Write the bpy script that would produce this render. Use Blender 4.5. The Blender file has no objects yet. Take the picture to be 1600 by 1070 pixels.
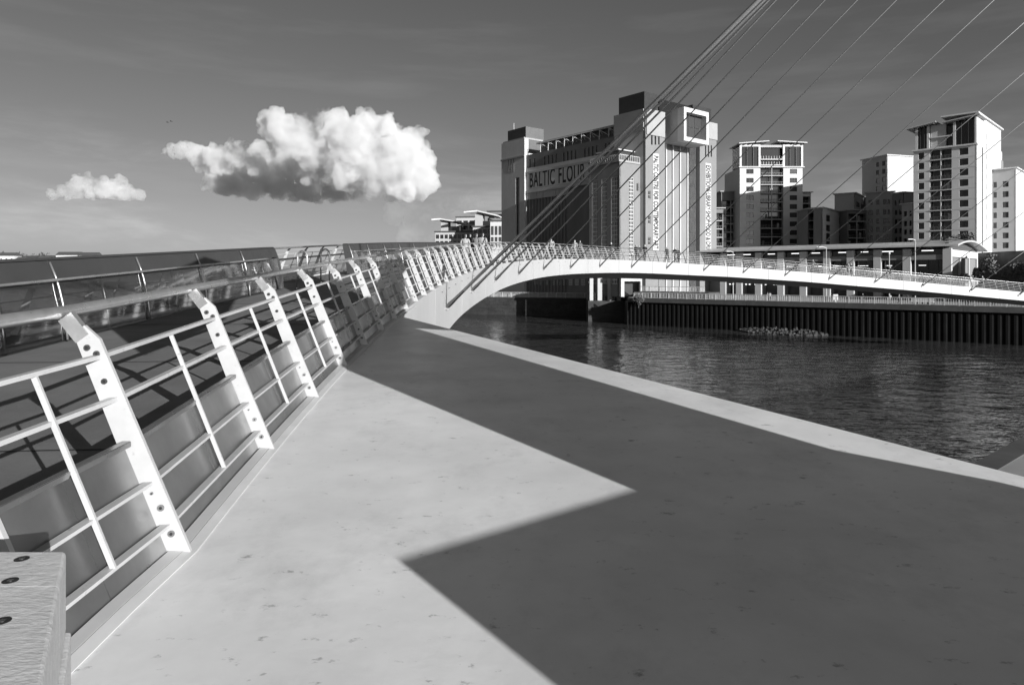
import bpy, math, random
from mathutils import Vector, Matrix, noise as mnoise
random.seed(7)
R = math.radians
SC = bpy.context.scene
COL = SC.collection
# eye level is z = 0; the river lies 11 m below it, the far quay 5 m below it.

# ------------------------------------------------------------------ camera, sky, sun, exposure
FPX, HX, HY = 1066.7, 800.0, 430.0          # focal length and principal point in pixels of the photograph
cam_d = bpy.data.cameras.new('camera'); cam = bpy.data.objects.new('camera', cam_d); COL.objects.link(cam)
cam_d.sensor_width = 36; cam_d.lens = 24.0; cam_d.shift_y = -105.0/1600
cam_d.clip_start = .05; cam_d.clip_end = 30000
cam.location = (0, 0, 0); cam.rotation_euler = (R(90), 0, 0)
SC.camera = cam

SUN_EL = 13.0
SH = Vector((.6, -.8, 0))                     # horizontal direction towards the sun
SDIR = (SH*math.cos(R(SUN_EL)) + Vector((0, 0, math.sin(R(SUN_EL))))).normalized()
wd = bpy.data.worlds.new('World'); SC.world = wd; wd.use_nodes = True
nt = wd.node_tree; nt.nodes.clear()
def N(t, kind, **kw):
    n = t.nodes.new(kind)
    for k, v in kw.items(): setattr(n, k, v)
    return n
sky = N(nt, 'ShaderNodeTexSky', sky_type='NISHITA', sun_disc=False, sun_elevation=R(SUN_EL),
        sun_rotation=math.atan2(SH.x, SH.y), altitude=0, air_density=1.0, dust_density=1.0, ozone_density=1.0)
sep = N(nt, 'ShaderNodeSeparateColor')        # black and white film behind a red filter: only the red of the sky counts
nt.links.new(sky.outputs[0], sep.inputs[0])
bg = N(nt, 'ShaderNodeBackground'); bg.inputs[1].default_value = .05
wo = N(nt, 'ShaderNodeOutputWorld')
# thin high cloud streaks, spread over the whole sky
tc = N(nt, 'ShaderNodeTexCoord'); mp = N(nt, 'ShaderNodeMapping'); mp.inputs['Scale'].default_value = (1.2, 1.6, 9)
mp.inputs['Rotation'].default_value = (R(7), R(-5), 0)
nz = N(nt, 'ShaderNodeTexNoise'); nz.inputs['Scale'].default_value = 1.7; nz.inputs['Detail'].default_value = 7; nz.inputs['Roughness'].default_value = .58
mr = N(nt, 'ShaderNodeMapRange'); mr.inputs[1].default_value = .52; mr.inputs[2].default_value = .85; mr.inputs[3].default_value = 0; mr.inputs[4].default_value = 1.0
ad = N(nt, 'ShaderNodeMath', operation='MULTIPLY_ADD')
nt.links.new(tc.outputs['Generated'], mp.inputs[0]); nt.links.new(mp.outputs[0], nz.inputs['Vector']); nt.links.new(nz.outputs[0], mr.inputs[0])
pw_ = N(nt, 'ShaderNodeMath', operation='POWER'); pw_.inputs[1].default_value = 1.0; nt.links.new(sep.outputs[0], pw_.inputs[0])
flt = N(nt, 'ShaderNodeMath', operation='MULTIPLY'); flt.inputs[1].default_value = .88; nt.links.new(pw_.outputs[0], flt.inputs[0])   # density of the filter
nt.links.new(mr.outputs[0], ad.inputs[0]); ad.inputs[1].default_value = .8; nt.links.new(flt.outputs[0], ad.inputs[2])
sx_ = N(nt, 'ShaderNodeSeparateXYZ'); nt.links.new(tc.outputs['Generated'], sx_.inputs[0])
m2 = N(nt, 'ShaderNodeMapping'); m2.inputs['Scale'].default_value = (1, 1, 4.5); nt.links.new(tc.outputs['Generated'], m2.inputs[0])
n2 = N(nt, 'ShaderNodeTexNoise'); n2.inputs['Scale'].default_value = 3.1; n2.inputs['Detail'].default_value = 9; n2.inputs['Roughness'].default_value = .62; n2.inputs['Distortion'].default_value = .4; nt.links.new(m2.outputs[0], n2.inputs['Vector'])
def rg(sock, a, b, lo, hi):
    q = N(nt, 'ShaderNodeMapRange', interpolation_type='SMOOTHSTEP'); q.inputs[1].default_value = a; q.inputs[2].default_value = b; q.inputs[3].default_value = lo; q.inputs[4].default_value = hi; nt.links.new(sock, q.inputs[0]); return q.outputs[0]
def ml(a, b):
    q = N(nt, 'ShaderNodeMath', operation='MULTIPLY'); nt.links.new(a, q.inputs[0]); nt.links.new(b, q.inputs[1]); return q.outputs[0]
band = ml(rg(sx_.outputs[2], .01, .05, 0, 1), rg(sx_.outputs[2], .10, .24, 1, 0)); veil = ml(band, rg(n2.outputs[0], .48, .74, 0, 1.7))
ad2 = N(nt, 'ShaderNodeMath', operation='ADD'); nt.links.new(ad.outputs[0], ad2.inputs[0]); nt.links.new(veil, ad2.inputs[1])
nt.links.new(ad2.outputs[0], bg.inputs[0]); nt.links.new(bg.outputs[0], wo.inputs[0])

sl = bpy.data.lights.new('sun', 'SUN'); sl.energy = 4.3; sl.angle = R(.2); sl.color = (1, 1, 1)
so = bpy.data.objects.new('sun', sl); COL.objects.link(so); so.rotation_euler = (-SDIR).to_track_quat('-Z', 'Y').to_euler()
so.location = (40, -60, 40)
vs = SC.view_settings; vs.view_transform = 'Standard'; vs.look = 'None'; vs.gamma = 1; vs.exposure = 0.70; vs.use_curve_mapping = False
SC.render.engine = 'CYCLES'
SC.cycles.use_denoising = True
SC.cycles.max_bounces = 10; SC.cycles.volume_bounces = 6; SC.cycles.transparent_max_bounces = 12
SC.cycles.use_adaptive_sampling = True; SC.cycles.adaptive_threshold = .01; SC.cycles.caustics_reflective = False; SC.cycles.caustics_refractive = False

# ------------------------------------------------------------------ materials (all grey: the photograph is black and white)
MATS = {}
def mat(name, g, rough=.6, metal=0., var=0., vscale=1., bump=0., bscale=20., stretch=(1, 1, 1), spec=.5, var2=0., v2scale=8., spots=0., spscale=5., spst=(1, 1, 1), smudge=0., smscale=1.2):
    m = bpy.data.materials.new(name); m.use_nodes = True
    t = m.node_tree; p = t.nodes['Principled BSDF']
    p.inputs['Base Color'].default_value = (g, g, g, 1); p.inputs['Roughness'].default_value = rough
    p.inputs['Metallic'].default_value = metal; p.inputs['Specular IOR Level'].default_value = spec
    MATS[name] = m
    if not (var or bump or var2 or spots): return m
    geo = N(t, 'ShaderNodeNewGeometry')
    def noi(sc, st, det=6, ro=.6):
        q = N(t, 'ShaderNodeMapping'); q.inputs['Scale'].default_value = st
        n = N(t, 'ShaderNodeTexNoise'); n.inputs['Scale'].default_value = sc; n.inputs['Detail'].default_value = det; n.inputs['Roughness'].default_value = ro
        t.links.new(geo.outputs['Position'], q.inputs[0]); t.links.new(q.outputs[0], n.inputs['Vector']); return n.outputs[0]
    cur = None
    def mul(cur, sock):
        k = N(t, 'ShaderNodeMath', operation='MULTIPLY')
        if cur is None: k.inputs[0].default_value = g
        else: t.links.new(cur, k.inputs[0])
        t.links.new(sock, k.inputs[1]); return k.outputs[0]
    def rng(s, a, b, lo, hi):
        r = N(t, 'ShaderNodeMapRange'); r.inputs[1].default_value = a; r.inputs[2].default_value = b; r.inputs[3].default_value = lo; r.inputs[4].default_value = hi
        t.links.new(s, r.inputs[0]); return r.outputs[0]
    if var: cur = mul(cur, rng(noi(vscale, stretch), .3, .7, 1-var, 1+var*.5))
    if var2: cur = mul(cur, rng(noi(v2scale, stretch), .3, .7, 1-var2, 1+var2*.4))
    if spots: cur = mul(cur, rng(noi(spscale, spst, 8, .7), .612, .70, 1, 1-spots))
    if smudge: cur = mul(cur, rng(noi(smscale, (1, .8, 1), 9, .72), .52, .70, 1, 1-smudge))
    if cur is not None:
        cc = N(t, 'ShaderNodeCombineColor')
        for i in range(3): t.links.new(cur, cc.inputs[i])
        t.links.new(cc.outputs[0], p.inputs['Base Color'])
        t.links.new(rng(noi(vscale*2.3, stretch), .3, .7, max(.03, rough-.12), min(1, rough+.12)), p.inputs['Roughness'])
    if bump:
        b = N(t, 'ShaderNodeBump'); b.inputs['Strength'].default_value = bump; b.inputs['Distance'].default_value = .05
        t.links.new(noi(bscale, stretch), b.inputs['Height']); t.links.new(b.outputs[0], p.inputs['Normal'])
    return m
mat('white_steel', .55, .42, var=.10, vscale=.7, var2=.05, v2scale=6)
mat('white_fascia', .46, .5, var=.06, vscale=.35, stretch=(1, 1, .35))
mat('white_post', .48, .42, var=.10, vscale=2.5, var2=.05, v2scale=14, spots=.28, spscale=16)
mat('platform_paint', .86, .4, var=.15, vscale=.6, var2=.09, v2scale=2.2, spots=.55, spscale=11, spst=(.75, 1.25, 1), bump=.03, bscale=14, smudge=.16, smscale=1.4)
mat('platform_weld', .62, .5, var=.12, vscale=4)
mat('stainless', .62, .34, .75, var=.15, vscale=3.2, var2=.1, v2scale=30)
mat('stainless_panel', .36, .36, .85, var=.35, vscale=1.6, stretch=(1, .8, .5))
mat('dark_stainless', .30, .3, .9, var=.2, vscale=3)
mat('bolt_steel', .22, .4, 1.)
mat('bolt_dark', .015, .6)
mat('deck_coating', .17, .75, var=.2, vscale=1.2, bump=.2, bscale=60)
mat('dark_panel', .055, .38, var=.15, vscale=.8, spec=.4)
mat('screen_panel', .07, .16, .0, var=.3, vscale=2, stretch=(1, 1, 5), spec=.8)
mat('screen_rib', .45, .35, .7, var=.2, vscale=3)
def glass_mat(name, tint, refl=.12, rough=.05):
    m = bpy.data.materials.new(name); m.use_nodes = True; t = m.node_tree; t.nodes.clear(); MATS[name] = m
    tr = N(t, 'ShaderNodeBsdfTransparent'); tr.inputs[0].default_value = (tint, tint, tint, 1)
    gl = N(t, 'ShaderNodeBsdfGlossy'); gl.inputs[0].default_value = (.85, .85, .85, 1); gl.inputs['Roughness'].default_value = rough
    fr = N(t, 'ShaderNodeFresnel'); fr.inputs[0].default_value = 1.5; mx = N(t, 'ShaderNodeMixShader'); o = N(t, 'ShaderNodeOutputMaterial')
    half = N(t, 'ShaderNodeMath', operation='MULTIPLY'); half.inputs[1].default_value = .45; t.links.new(fr.outputs[0], half.inputs[0]); t.links.new(half.outputs[0], mx.inputs[0]); t.links.new(tr.outputs[0], mx.inputs[1]); t.links.new(gl.outputs[0], mx.inputs[2]); t.links.new(mx.outputs[0], o.inputs[0])
    geo = N(t, 'ShaderNodeNewGeometry'); nz_ = N(t, 'ShaderNodeTexNoise'); nz_.inputs['Scale'].default_value = 2.5; b = N(t, 'ShaderNodeBump'); b.inputs['Strength'].default_value = .012
    t.links.new(geo.outputs['Position'], nz_.inputs['Vector']); t.links.new(nz_.outputs[0], b.inputs['Height']); t.links.new(b.outputs[0], gl.inputs['Normal'])
glass_mat('screen_glass', .62)
mat('timber', .70, .85, var=.10, vscale=16, stretch=(.5, 1, 1), var2=.14, v2scale=70, bump=.15, bscale=70, spots=.5, spscale=30, spst=(.5, 1, .9))
mat('cable_steel', .40, .45, .5)
mat('concrete', .34, .85, var=.2, vscale=.6, var2=.12, v2scale=5, bump=.2, bscale=12)
mat('quay_paving', .30, .8, var=.15, vscale=.5, bump=.1, bscale=8)
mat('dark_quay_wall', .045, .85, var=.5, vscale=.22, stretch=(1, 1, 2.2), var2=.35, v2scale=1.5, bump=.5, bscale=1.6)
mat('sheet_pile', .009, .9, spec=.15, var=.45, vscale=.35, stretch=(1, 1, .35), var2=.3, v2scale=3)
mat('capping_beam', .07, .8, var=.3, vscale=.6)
mat('brick_sunlit', .22, .85, var=.12, vscale=.12, stretch=(1, 1, .5), var2=.08, v2scale=2, bump=.15, bscale=6)  # mill brick, colour toned down for the walls facing the sun
mat('brick_shaded', .58, .85, var=.12, vscale=.15, stretch=(1, 1, .4), var2=.08, v2scale=2)  # same mill brick, colour made paler to lift the walls in shade
mat('brick_dark', .24, .85, var=.25, vscale=.15, stretch=(1, 1, .4))
mat('parapet_stone', .32, .8, var=.08, vscale=.3)
mat('dark_cladding', .035, .45, var=.15, vscale=.4)
mat('grey_cladding', .12, .45, var=.1, vscale=.4)
mat('sign_band', .75, .8, var=.12, vscale=.3)
mat('lettering_dark', .03, .7)
mat('banner_white', .60, .7, var=.04, vscale=.5)
mat('glass_dark', .018, .06, spec=.7)
mat('glass_mid', .06, .08, spec=.8)
mat('frame_pale', .72, .5)
mat('frame_dark', .05, .5)
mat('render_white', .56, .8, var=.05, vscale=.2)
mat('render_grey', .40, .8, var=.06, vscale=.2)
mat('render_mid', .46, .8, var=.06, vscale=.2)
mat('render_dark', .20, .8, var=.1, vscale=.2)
mat('roof_pale', .48, .45, .0, var=.06, vscale=.3)
mat('roof_dark', .08, .6)
mat('ground_far', .16, .9, var=.3, vscale=.03)
mat('hill_grass', .09, .95, var=.4, vscale=.02)
mat('rock', .06, .9, var=.5, vscale=1.3)
mat('bark', .08, .9, var=.3, vscale=2)
mat('leaf', .075, .7, var=.4, vscale=.8)
mat('leaf_pale', .16, .7, var=.4, vscale=.8)
mat('skin', .42, .6); mat('hair', .04, .7); mat('cloth_dark', .03, .9); mat('cloth_mid', .16, .9); mat('cloth_pale', .34, .9)
mat('lamp_glow', .8, .5)
mat('bird', .03, .8)
g = MATS['lamp_glow'].node_tree.nodes['Principled BSDF']; g.inputs['Emission Color'].default_value = (1, 1, 1, 1); g.inputs['Emission Strength'].default_value = 1.2

# ------------------------------------------------------------------ helpers
def V(*a): return Vector(a if len(a) > 1 else a[0])
UPZ = Vector((0, 0, 1))
class MB:
    def __init__(s): s.v = []; s.f = []; s.mi = []
    def add(s, vs, fs, m=0):
        o = len(s.v); s.v += [tuple(x) for x in vs]; s.f += [tuple(i+o for i in f) for f in fs]; s.mi += [m]*len(fs)
    def hexa(s, p, m=0):      # p: 4 bottom corners, 4 top corners
        s.add(p, [(3, 2, 1, 0), (4, 5, 6, 7), (0, 1, 5, 4), (1, 2, 6, 5), (2, 3, 7, 6), (3, 0, 4, 7)], m)
    def box(s, c, x, y, z, m=0):   # centre and half vectors
        c = V(c); s.hexa([c-x-y-z, c+x-y-z, c+x+y-z, c-x+y-z, c-x-y+z, c+x-y+z, c+x+y+z, c-x+y+z], m)
    def abox(s, x0, y0, z0, x1, y1, z1, m=0):
        s.hexa([(x0, y0, z0), (x1, y0, z0), (x1, y1, z0), (x0, y1, z0), (x0, y0, z1), (x1, y0, z1), (x1, y1, z1), (x0, y1, z1)], m)
    def prism(s, poly, z0, z1, m=0):
        n = len(poly); s.add([(p[0], p[1], z0) for p in poly] + [(p[0], p[1], z1) for p in poly],
            [tuple(range(n-1, -1, -1)), tuple(range(n, 2*n))] + [(i, (i+1) % n, n+(i+1) % n, n+i) for i in range(n)], m)
    def extrude(s, poly, d, m=0):   # planar 3-D polygon pushed along d
        n = len(poly); poly = [V(p) for p in poly]
        s.add(poly + [p+d for p in poly], [tuple(range(n-1, -1, -1)), tuple(range(n, 2*n))] + [(i, (i+1) % n, n+(i+1) % n, n+i) for i in range(n)], m)
    def bar(s, a, b, w, h, up=UPZ, m=0):
        a = V(a); b = V(b); d = (b-a).normalized(); x = d.cross(up)
        if x.length < 1e-4: x = d.cross(Vector((1, 0, 0)))
        x.normalize(); y = x.cross(d); x = x*(w/2); y = y*(h/2)
        s.hexa([a-x-y, a+x-y, b+x-y, b-x-y, a-x+y, a+x+y, b+x+y, b-x+y], m)
    def tube(s, pts, r, n=8, m=0, cap=True):
        pts = [V(p) for p in pts]; o = len(s.v); k = len(pts); prev = None
        for i, p in enumerate(pts):
            d = (pts[min(i+1, k-1)]-pts[max(i-1, 0)]).normalized()
            x = prev if prev is not None else d.cross(UPZ if abs(d.z) < .95 else Vector((1, 0, 0)))
            x = (x - d*x.dot(d)).normalized(); prev = x; y = d.cross(x)
            rr = r[i] if isinstance(r, (list, tuple)) else r
            for j in range(n):
                a = 2*math.pi*j/n; s.v.append(tuple(p + (x*math.cos(a) + y*math.sin(a))*rr))
        for i in range(k-1):
            for j in range(n):
                s.f.append((o+i*n+j, o+i*n+(j+1) % n, o+(i+1)*n+(j+1) % n, o+(i+1)*n+j)); s.mi.append(m)
        if cap:
            s.f.append(tuple(o+j for j in range(n-1, -1, -1))); s.mi.append(m)
            s.f.append(tuple(o+(k-1)*n+j for j in range(n))); s.mi.append(m)
    def mesh(s, name, mats, off=Vector((0, 0, 0)), smooth=False):
        me = bpy.data.meshes.new(name); me.from_pydata([(a-off.x, b-off.y, c-off.z) for a, b, c in s.v], [], s.f)
        for q in ([mats] if isinstance(mats, str) else mats): me.materials.append(MATS[q])
        if len(me.materials) > 1:
            me.polygons.foreach_set('material_index', s.mi)
        if smooth: me.polygons.foreach_set('use_smooth', [True]*len(me.polygons))
        me.update(); return me
ROOT = {}
def tag(o, label=None, cat=None, group=None, kind=None):
    for k, v in (('label', label), ('category', cat), ('group', group), ('kind', kind)):
        if v: o[k] = v
    return o
def thing(name, loc, label, cat, group=None):
    o = bpy.data.objects.new(name, None); o.location = loc; o.empty_display_size = .2; COL.objects.link(o)
    ROOT[o] = V(loc); return tag(o, label, cat, group)
def origin(p):
    while p is not None and p not in ROOT: p = p.parent
    return ROOT[p] if p is not None else Vector((0, 0, 0))
def part(name, mb, mats, parent=None, smooth=False, **kw):
    """mesh object from world-space geometry, under a thing or one of its parts"""
    o = bpy.data.objects.new(name, mb.mesh(name, mats, origin(parent), smooth)); COL.objects.link(o); o.parent = parent
    return tag(o, **kw)
def inst(name, me, parent, loc, rz=0, **kw):
    o = bpy.data.objects.new(name, me); COL.objects.link(o); o.parent = parent
    o.location = V(loc) - origin(parent); o.rotation_euler = (0, 0, rz); return tag(o, **kw)
def solo(name, mb, mats, base, label=None, cat=None, group=None, kind=None, smooth=False):
    o = bpy.data.objects.new(name, mb.mesh(name, mats, V(base), smooth)); o.location = base; COL.objects.link(o)
    ROOT[o] = V(base); return tag(o, label, cat, group, kind)
def at(px, py, Y): return Vector(((px-HX)/FPX*Y, Y, (HY-py)/FPX*Y))

# ------------------------------------------------------------------ the curve of the bridge
TH = (-0.1091987, 0.9951920, -2.2983353, 7.3566192, -6.0254819, 1.4049430)
HRP = (6.804333e-08, -1.8976247e-05, 0.00088233074, 0.046573362, -0.19154526)
def heading(s):
    u = min(s, 125)/100; return sum(c*u**k for k, c in enumerate(TH))
CT = {}
ds = .05
x, y = -1.61, 3.28; CT[0] = (x, y)
for i in range(1, int(150/ds)):
    h = heading((i-.5)*ds); x += math.sin(h)*ds; y += math.cos(h)*ds; CT[i] = (x, y)
x, y = -1.61, 3.28
for i in range(-1, -int(16/ds), -1):
    h = heading(max((i+.5)*ds, -3)); x -= math.sin(h)*ds; y -= math.cos(h)*ds; CT[i] = (x, y)
def zrail(s):
    if s > 125: return -1.03 - .0865*(s-125)
    r = 0
    for c in HRP: r = r*s + c
    return r
RH = 1.15
def Bp(s, w=0., h=0.):
    """point at distance s along the inner edge of the deck, w metres across towards the far side, h above the deck"""
    i = s/ds; i0 = math.floor(i); t = i-i0; a = CT[i0]; b = CT[i0+1]; th = heading(max(s, -3))
    return Vector((a[0]+(b[0]-a[0])*t - math.cos(th)*w, a[1]+(b[1]-a[1])*t + math.sin(th)*w, zrail(s)-RH+h))
def tang(s): th = heading(max(s, -3)); return Vector((math.sin(th), math.cos(th), 0))
def left(s): th = heading(max(s, -3)); return Vector((-math.cos(th), math.sin(th), 0))
LEAN = .43/1.12
def rail_pt(s, h, dw=0.): return Bp(s, LEAN*h+dw+(.12*min(1, -s/.9) if s < 0 else 0), h)
SP = 1.635
PS = [-.9] + [SP*i for i in range(0, 81)]        # stations of the posts

# ------------------------------------------------------------------ river, quays, far ground
def plat_z(x, y): return -1.5 + .05*y
def build_river():
    m = MB(); nx, ny = 300, 460; x0, x1, y0, y1 = -22, 112, 12, 215
    vs = []
    for j in range(ny+1):
        y = y0+(y1-y0)*j/ny
        for i in range(nx+1):
            x = x0+(x1-x0)*i/nx
            z = .05*mnoise.noise((x*.35, y*.5, 1.3)) + .045*mnoise.noise((x*.8+y*.2, y*1.1, 7.7)) + .02*mnoise.noise((x*1.9, y*2.3, 3.1))
            e = min(1, i/6, (nx-i)/6, j/6, (ny-j)/6)
            vs.append((x, y, -11+z*e))
    m.add(vs, [(j*(nx+1)+i, j*(nx+1)+i+1, (j+1)*(nx+1)+i+1, (j+1)*(nx+1)+i) for j in range(ny) for i in range(nx)])
    B = 9000                                     # the calm remainder, out to the horizon
    for a in ((-B, -B, B, y0), (-B, y1, B, B), (-B, y0, x0, y1), (x1, y0, B, y1)):
        m.add([(a[0], a[1], -11), (a[2], a[1], -11), (a[2], a[3], -11), (a[0], a[3], -11)], [(0, 1, 2, 3)])
    w = bpy.data.materials.new('river_water'); w.use_nodes = True; MATS['river_water'] = w
    t = w.node_tree; p = t.nodes['Principled BSDF']
    p.inputs['Base Color'].default_value = (.05, .05, .05, 1); p.inputs['Roughness'].default_value = .06; p.inputs['IOR'].default_value = 1.33
    geo = N(t, 'ShaderNodeNewGeometry')
    prev = None
    for sc, st, dist, strn in ((.35, (.75, 1.4, 1), .5, .4), (.9, (.65, 1.3, 1), .24, .5), (2.4, (.8, 1.3, 1), .05, .35)):
        q = N(t, 'ShaderNodeMapping'); q.inputs['Scale'].default_value = st; q.inputs['Rotation'].default_value = (0, 0, R(14))
        n = N(t, 'ShaderNodeTexNoise'); n.inputs['Scale'].default_value = sc; n.inputs['Detail'].default_value = 3; n.inputs['Roughness'].default_value = .55
        b = N(t, 'ShaderNodeBump'); b.inputs['Strength'].default_value = strn; b.inputs['Distance'].default_value = dist
        t.links.new(geo.outputs['Position'], q.inputs[0]); t.links.new(q.outputs[0], n.inputs['Vector']); t.links.new(n.outputs[0], b.inputs['Height'])
        if prev: t.links.new(prev, b.inputs['Normal'])
        prev = b.outputs[0]
    t.links.new(prev, p.inputs['Normal'])
    solo('river', m, 'river_water', (0, 0, -11), kind='structure', smooth=True)
build_river()

QZ = -5.0
def ray_at(px, z, py): 
    Y = z*FPX/(HY-py); return Vector(((px-HX)/FPX*Y, Y, z))
qA = ray_at(985, QZ, 465); qB = ray_at(1300, QZ, 473.5); qC = ray_at(1600, QZ, 480)
qdir = (qC-qA).normalized(); qn = Vector((qdir.y, -qdir.x, 0))           # qn points to the river
if qn.y > 0: qn = -qn
qA = qA - qdir*.5
qEnd = qA + qdir*140
OZ = -6.0
oA = ray_at(700, OZ, 463); oB = ray_at(972, OZ, 466.5)
# far bank, set back behind both quay edges
bank = [(qA.x, qA.y), (qEnd.x, qEnd.y), (900, -60), (5200, 1400), (5200, 7000), (-400, 7000), (-420, 700), (-90, 330), (-16, 212), (oB.x-22, oB.y+26)]
m = MB(); m.prism([(qA.x-qn.x*.6, qA.y-qn.y*.6), (qEnd.x-qn.x*.6, qEnd.y-qn.y*.6)] + bank[2:-1] + [(oA.x+.2, oA.y+1.2), (oB.x+1, oB.y+.8)], -13, QZ-.06)
solo('far_bank_ground', m, 'quay_paving', (60, 160, QZ), kind='structure')
# old masonry quay wall left of the promenade
m = MB()
od = (oB-oA).normalized(); on = Vector((od.y, -od.x, 0)); on = on if on.y < 0 else -on
L = (oB-oA).length
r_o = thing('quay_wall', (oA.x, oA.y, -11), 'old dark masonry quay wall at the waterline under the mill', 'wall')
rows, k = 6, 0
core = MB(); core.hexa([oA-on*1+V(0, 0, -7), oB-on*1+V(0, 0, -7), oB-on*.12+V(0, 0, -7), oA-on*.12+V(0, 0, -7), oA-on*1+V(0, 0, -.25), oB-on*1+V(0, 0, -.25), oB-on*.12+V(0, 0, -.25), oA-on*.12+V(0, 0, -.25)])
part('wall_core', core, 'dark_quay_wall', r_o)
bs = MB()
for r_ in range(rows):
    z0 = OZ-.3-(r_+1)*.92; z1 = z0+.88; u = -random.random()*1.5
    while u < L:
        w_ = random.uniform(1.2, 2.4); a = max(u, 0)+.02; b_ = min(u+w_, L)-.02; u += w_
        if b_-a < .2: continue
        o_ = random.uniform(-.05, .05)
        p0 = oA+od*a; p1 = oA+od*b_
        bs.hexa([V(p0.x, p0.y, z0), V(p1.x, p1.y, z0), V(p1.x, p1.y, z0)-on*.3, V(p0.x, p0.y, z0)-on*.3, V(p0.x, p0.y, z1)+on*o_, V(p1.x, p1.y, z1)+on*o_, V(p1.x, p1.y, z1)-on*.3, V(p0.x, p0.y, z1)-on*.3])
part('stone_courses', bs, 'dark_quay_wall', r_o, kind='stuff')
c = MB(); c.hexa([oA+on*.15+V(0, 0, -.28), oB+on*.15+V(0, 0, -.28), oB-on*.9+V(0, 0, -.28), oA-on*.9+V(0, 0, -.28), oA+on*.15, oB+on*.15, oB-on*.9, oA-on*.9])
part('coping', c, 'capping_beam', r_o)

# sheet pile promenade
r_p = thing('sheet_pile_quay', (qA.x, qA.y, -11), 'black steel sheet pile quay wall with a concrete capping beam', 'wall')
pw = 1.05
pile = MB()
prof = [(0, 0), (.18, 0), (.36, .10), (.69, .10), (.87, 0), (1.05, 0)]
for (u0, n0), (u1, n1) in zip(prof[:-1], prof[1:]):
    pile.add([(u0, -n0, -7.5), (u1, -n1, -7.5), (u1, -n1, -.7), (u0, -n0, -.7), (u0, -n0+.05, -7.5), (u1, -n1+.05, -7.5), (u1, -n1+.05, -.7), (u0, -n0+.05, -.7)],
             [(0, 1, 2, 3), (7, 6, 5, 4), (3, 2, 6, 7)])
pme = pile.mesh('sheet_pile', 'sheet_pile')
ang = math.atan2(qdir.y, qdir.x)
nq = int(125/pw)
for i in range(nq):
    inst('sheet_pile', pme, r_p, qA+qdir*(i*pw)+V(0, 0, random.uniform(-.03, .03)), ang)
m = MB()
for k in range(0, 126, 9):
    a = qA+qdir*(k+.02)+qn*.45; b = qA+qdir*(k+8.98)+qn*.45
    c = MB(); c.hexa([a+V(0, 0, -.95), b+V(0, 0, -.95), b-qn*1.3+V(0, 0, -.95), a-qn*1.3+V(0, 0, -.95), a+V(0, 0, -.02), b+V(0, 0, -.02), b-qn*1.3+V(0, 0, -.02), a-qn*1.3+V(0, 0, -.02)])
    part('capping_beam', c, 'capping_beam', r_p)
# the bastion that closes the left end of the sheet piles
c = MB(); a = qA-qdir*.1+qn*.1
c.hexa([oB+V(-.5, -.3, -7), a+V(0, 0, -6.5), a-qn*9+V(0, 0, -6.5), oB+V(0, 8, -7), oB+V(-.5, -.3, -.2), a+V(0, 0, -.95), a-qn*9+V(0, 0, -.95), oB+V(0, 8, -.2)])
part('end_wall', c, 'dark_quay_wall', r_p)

# promenade railing along the sheet piles
def far_rail(name, label, P0, P1, h, post_gap, z, group=None, double=False):
    d = (P1-P0); Lr = d.length; d = d.normalized(); r = thing(name, (P0.x, P0.y, z), label, 'railing', group)
    n = int(Lr/post_gap)
    post = MB(); post.abox(-.085, -.06, 0, .085, .06, h); pm = post.mesh('post', 'white_steel')
    for i in range(n+1): inst('post', pm, r, V(P0.x, P0.y, z)+d*(i*post_gap), math.atan2(d.y, d.x))
    t = MB(); t.tube([V(P0.x, P0.y, z+h), V(P1.x, P1.y, z+h)], .07, 6); part('top_rail', t, 'white_steel', r)
    t = MB(); t.bar(V(P0.x, P0.y, z+.12), V(P1.x, P1.y, z+.12), .04, .05); part('bottom_rail', t, 'white_steel', r)
    t = MB(); k = 0.
    while k < Lr:
        q = V(P0.x, P0.y, z)+d*k
        t.bar(q+V(0, 0, .12), q+V(0, 0, h), .05, .04, d); k += .36
    part('baluster_bars', t, 'frame_pale', r, kind='stuff')
    return r
far_rail('promenade_railing', 'pale metal railing along the top of the sheet pile quay', qA+qdir*1.5+qn*.1, qA+qdir*120+qn*.1, 1.15, 2.1, QZ)
far_rail('terrace_railing', 'upper railing of closely set bars behind the promenade railing', qA+qdir*.5-qn*4.5+V(0, 0, 0), qA+qdir*16-qn*4.5, 1.15, 2.4, QZ+1.3)
c = MB(); a = qA+qdir*.2-qn*4.3; b = qA+qdir*17-qn*4.3
c.hexa([V(a.x, a.y, QZ-.05), V(b.x, b.y, QZ-.05), V(b.x, b.y, QZ-.05)-qn*6, V(a.x, a.y, QZ-.05)-qn*6, V(a.x, a.y, QZ+1.3), V(b.x, b.y, QZ+1.3), V(b.x, b.y, QZ+1.3)-qn*6, V(a.x, a.y, QZ+1.3)-qn*6])
solo('terrace_wall', c, 'capping_beam', (a.x, a.y, QZ), 'low dark terrace wall under the upper railing by the mill', 'wall')
far_rail('old_quay_railing', 'dim mesh railing along the old masonry quay under the bridge', oA+on*-.3+od*1, oB+on*-.3-od*.5, 1.3, 2.6, OZ)

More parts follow.
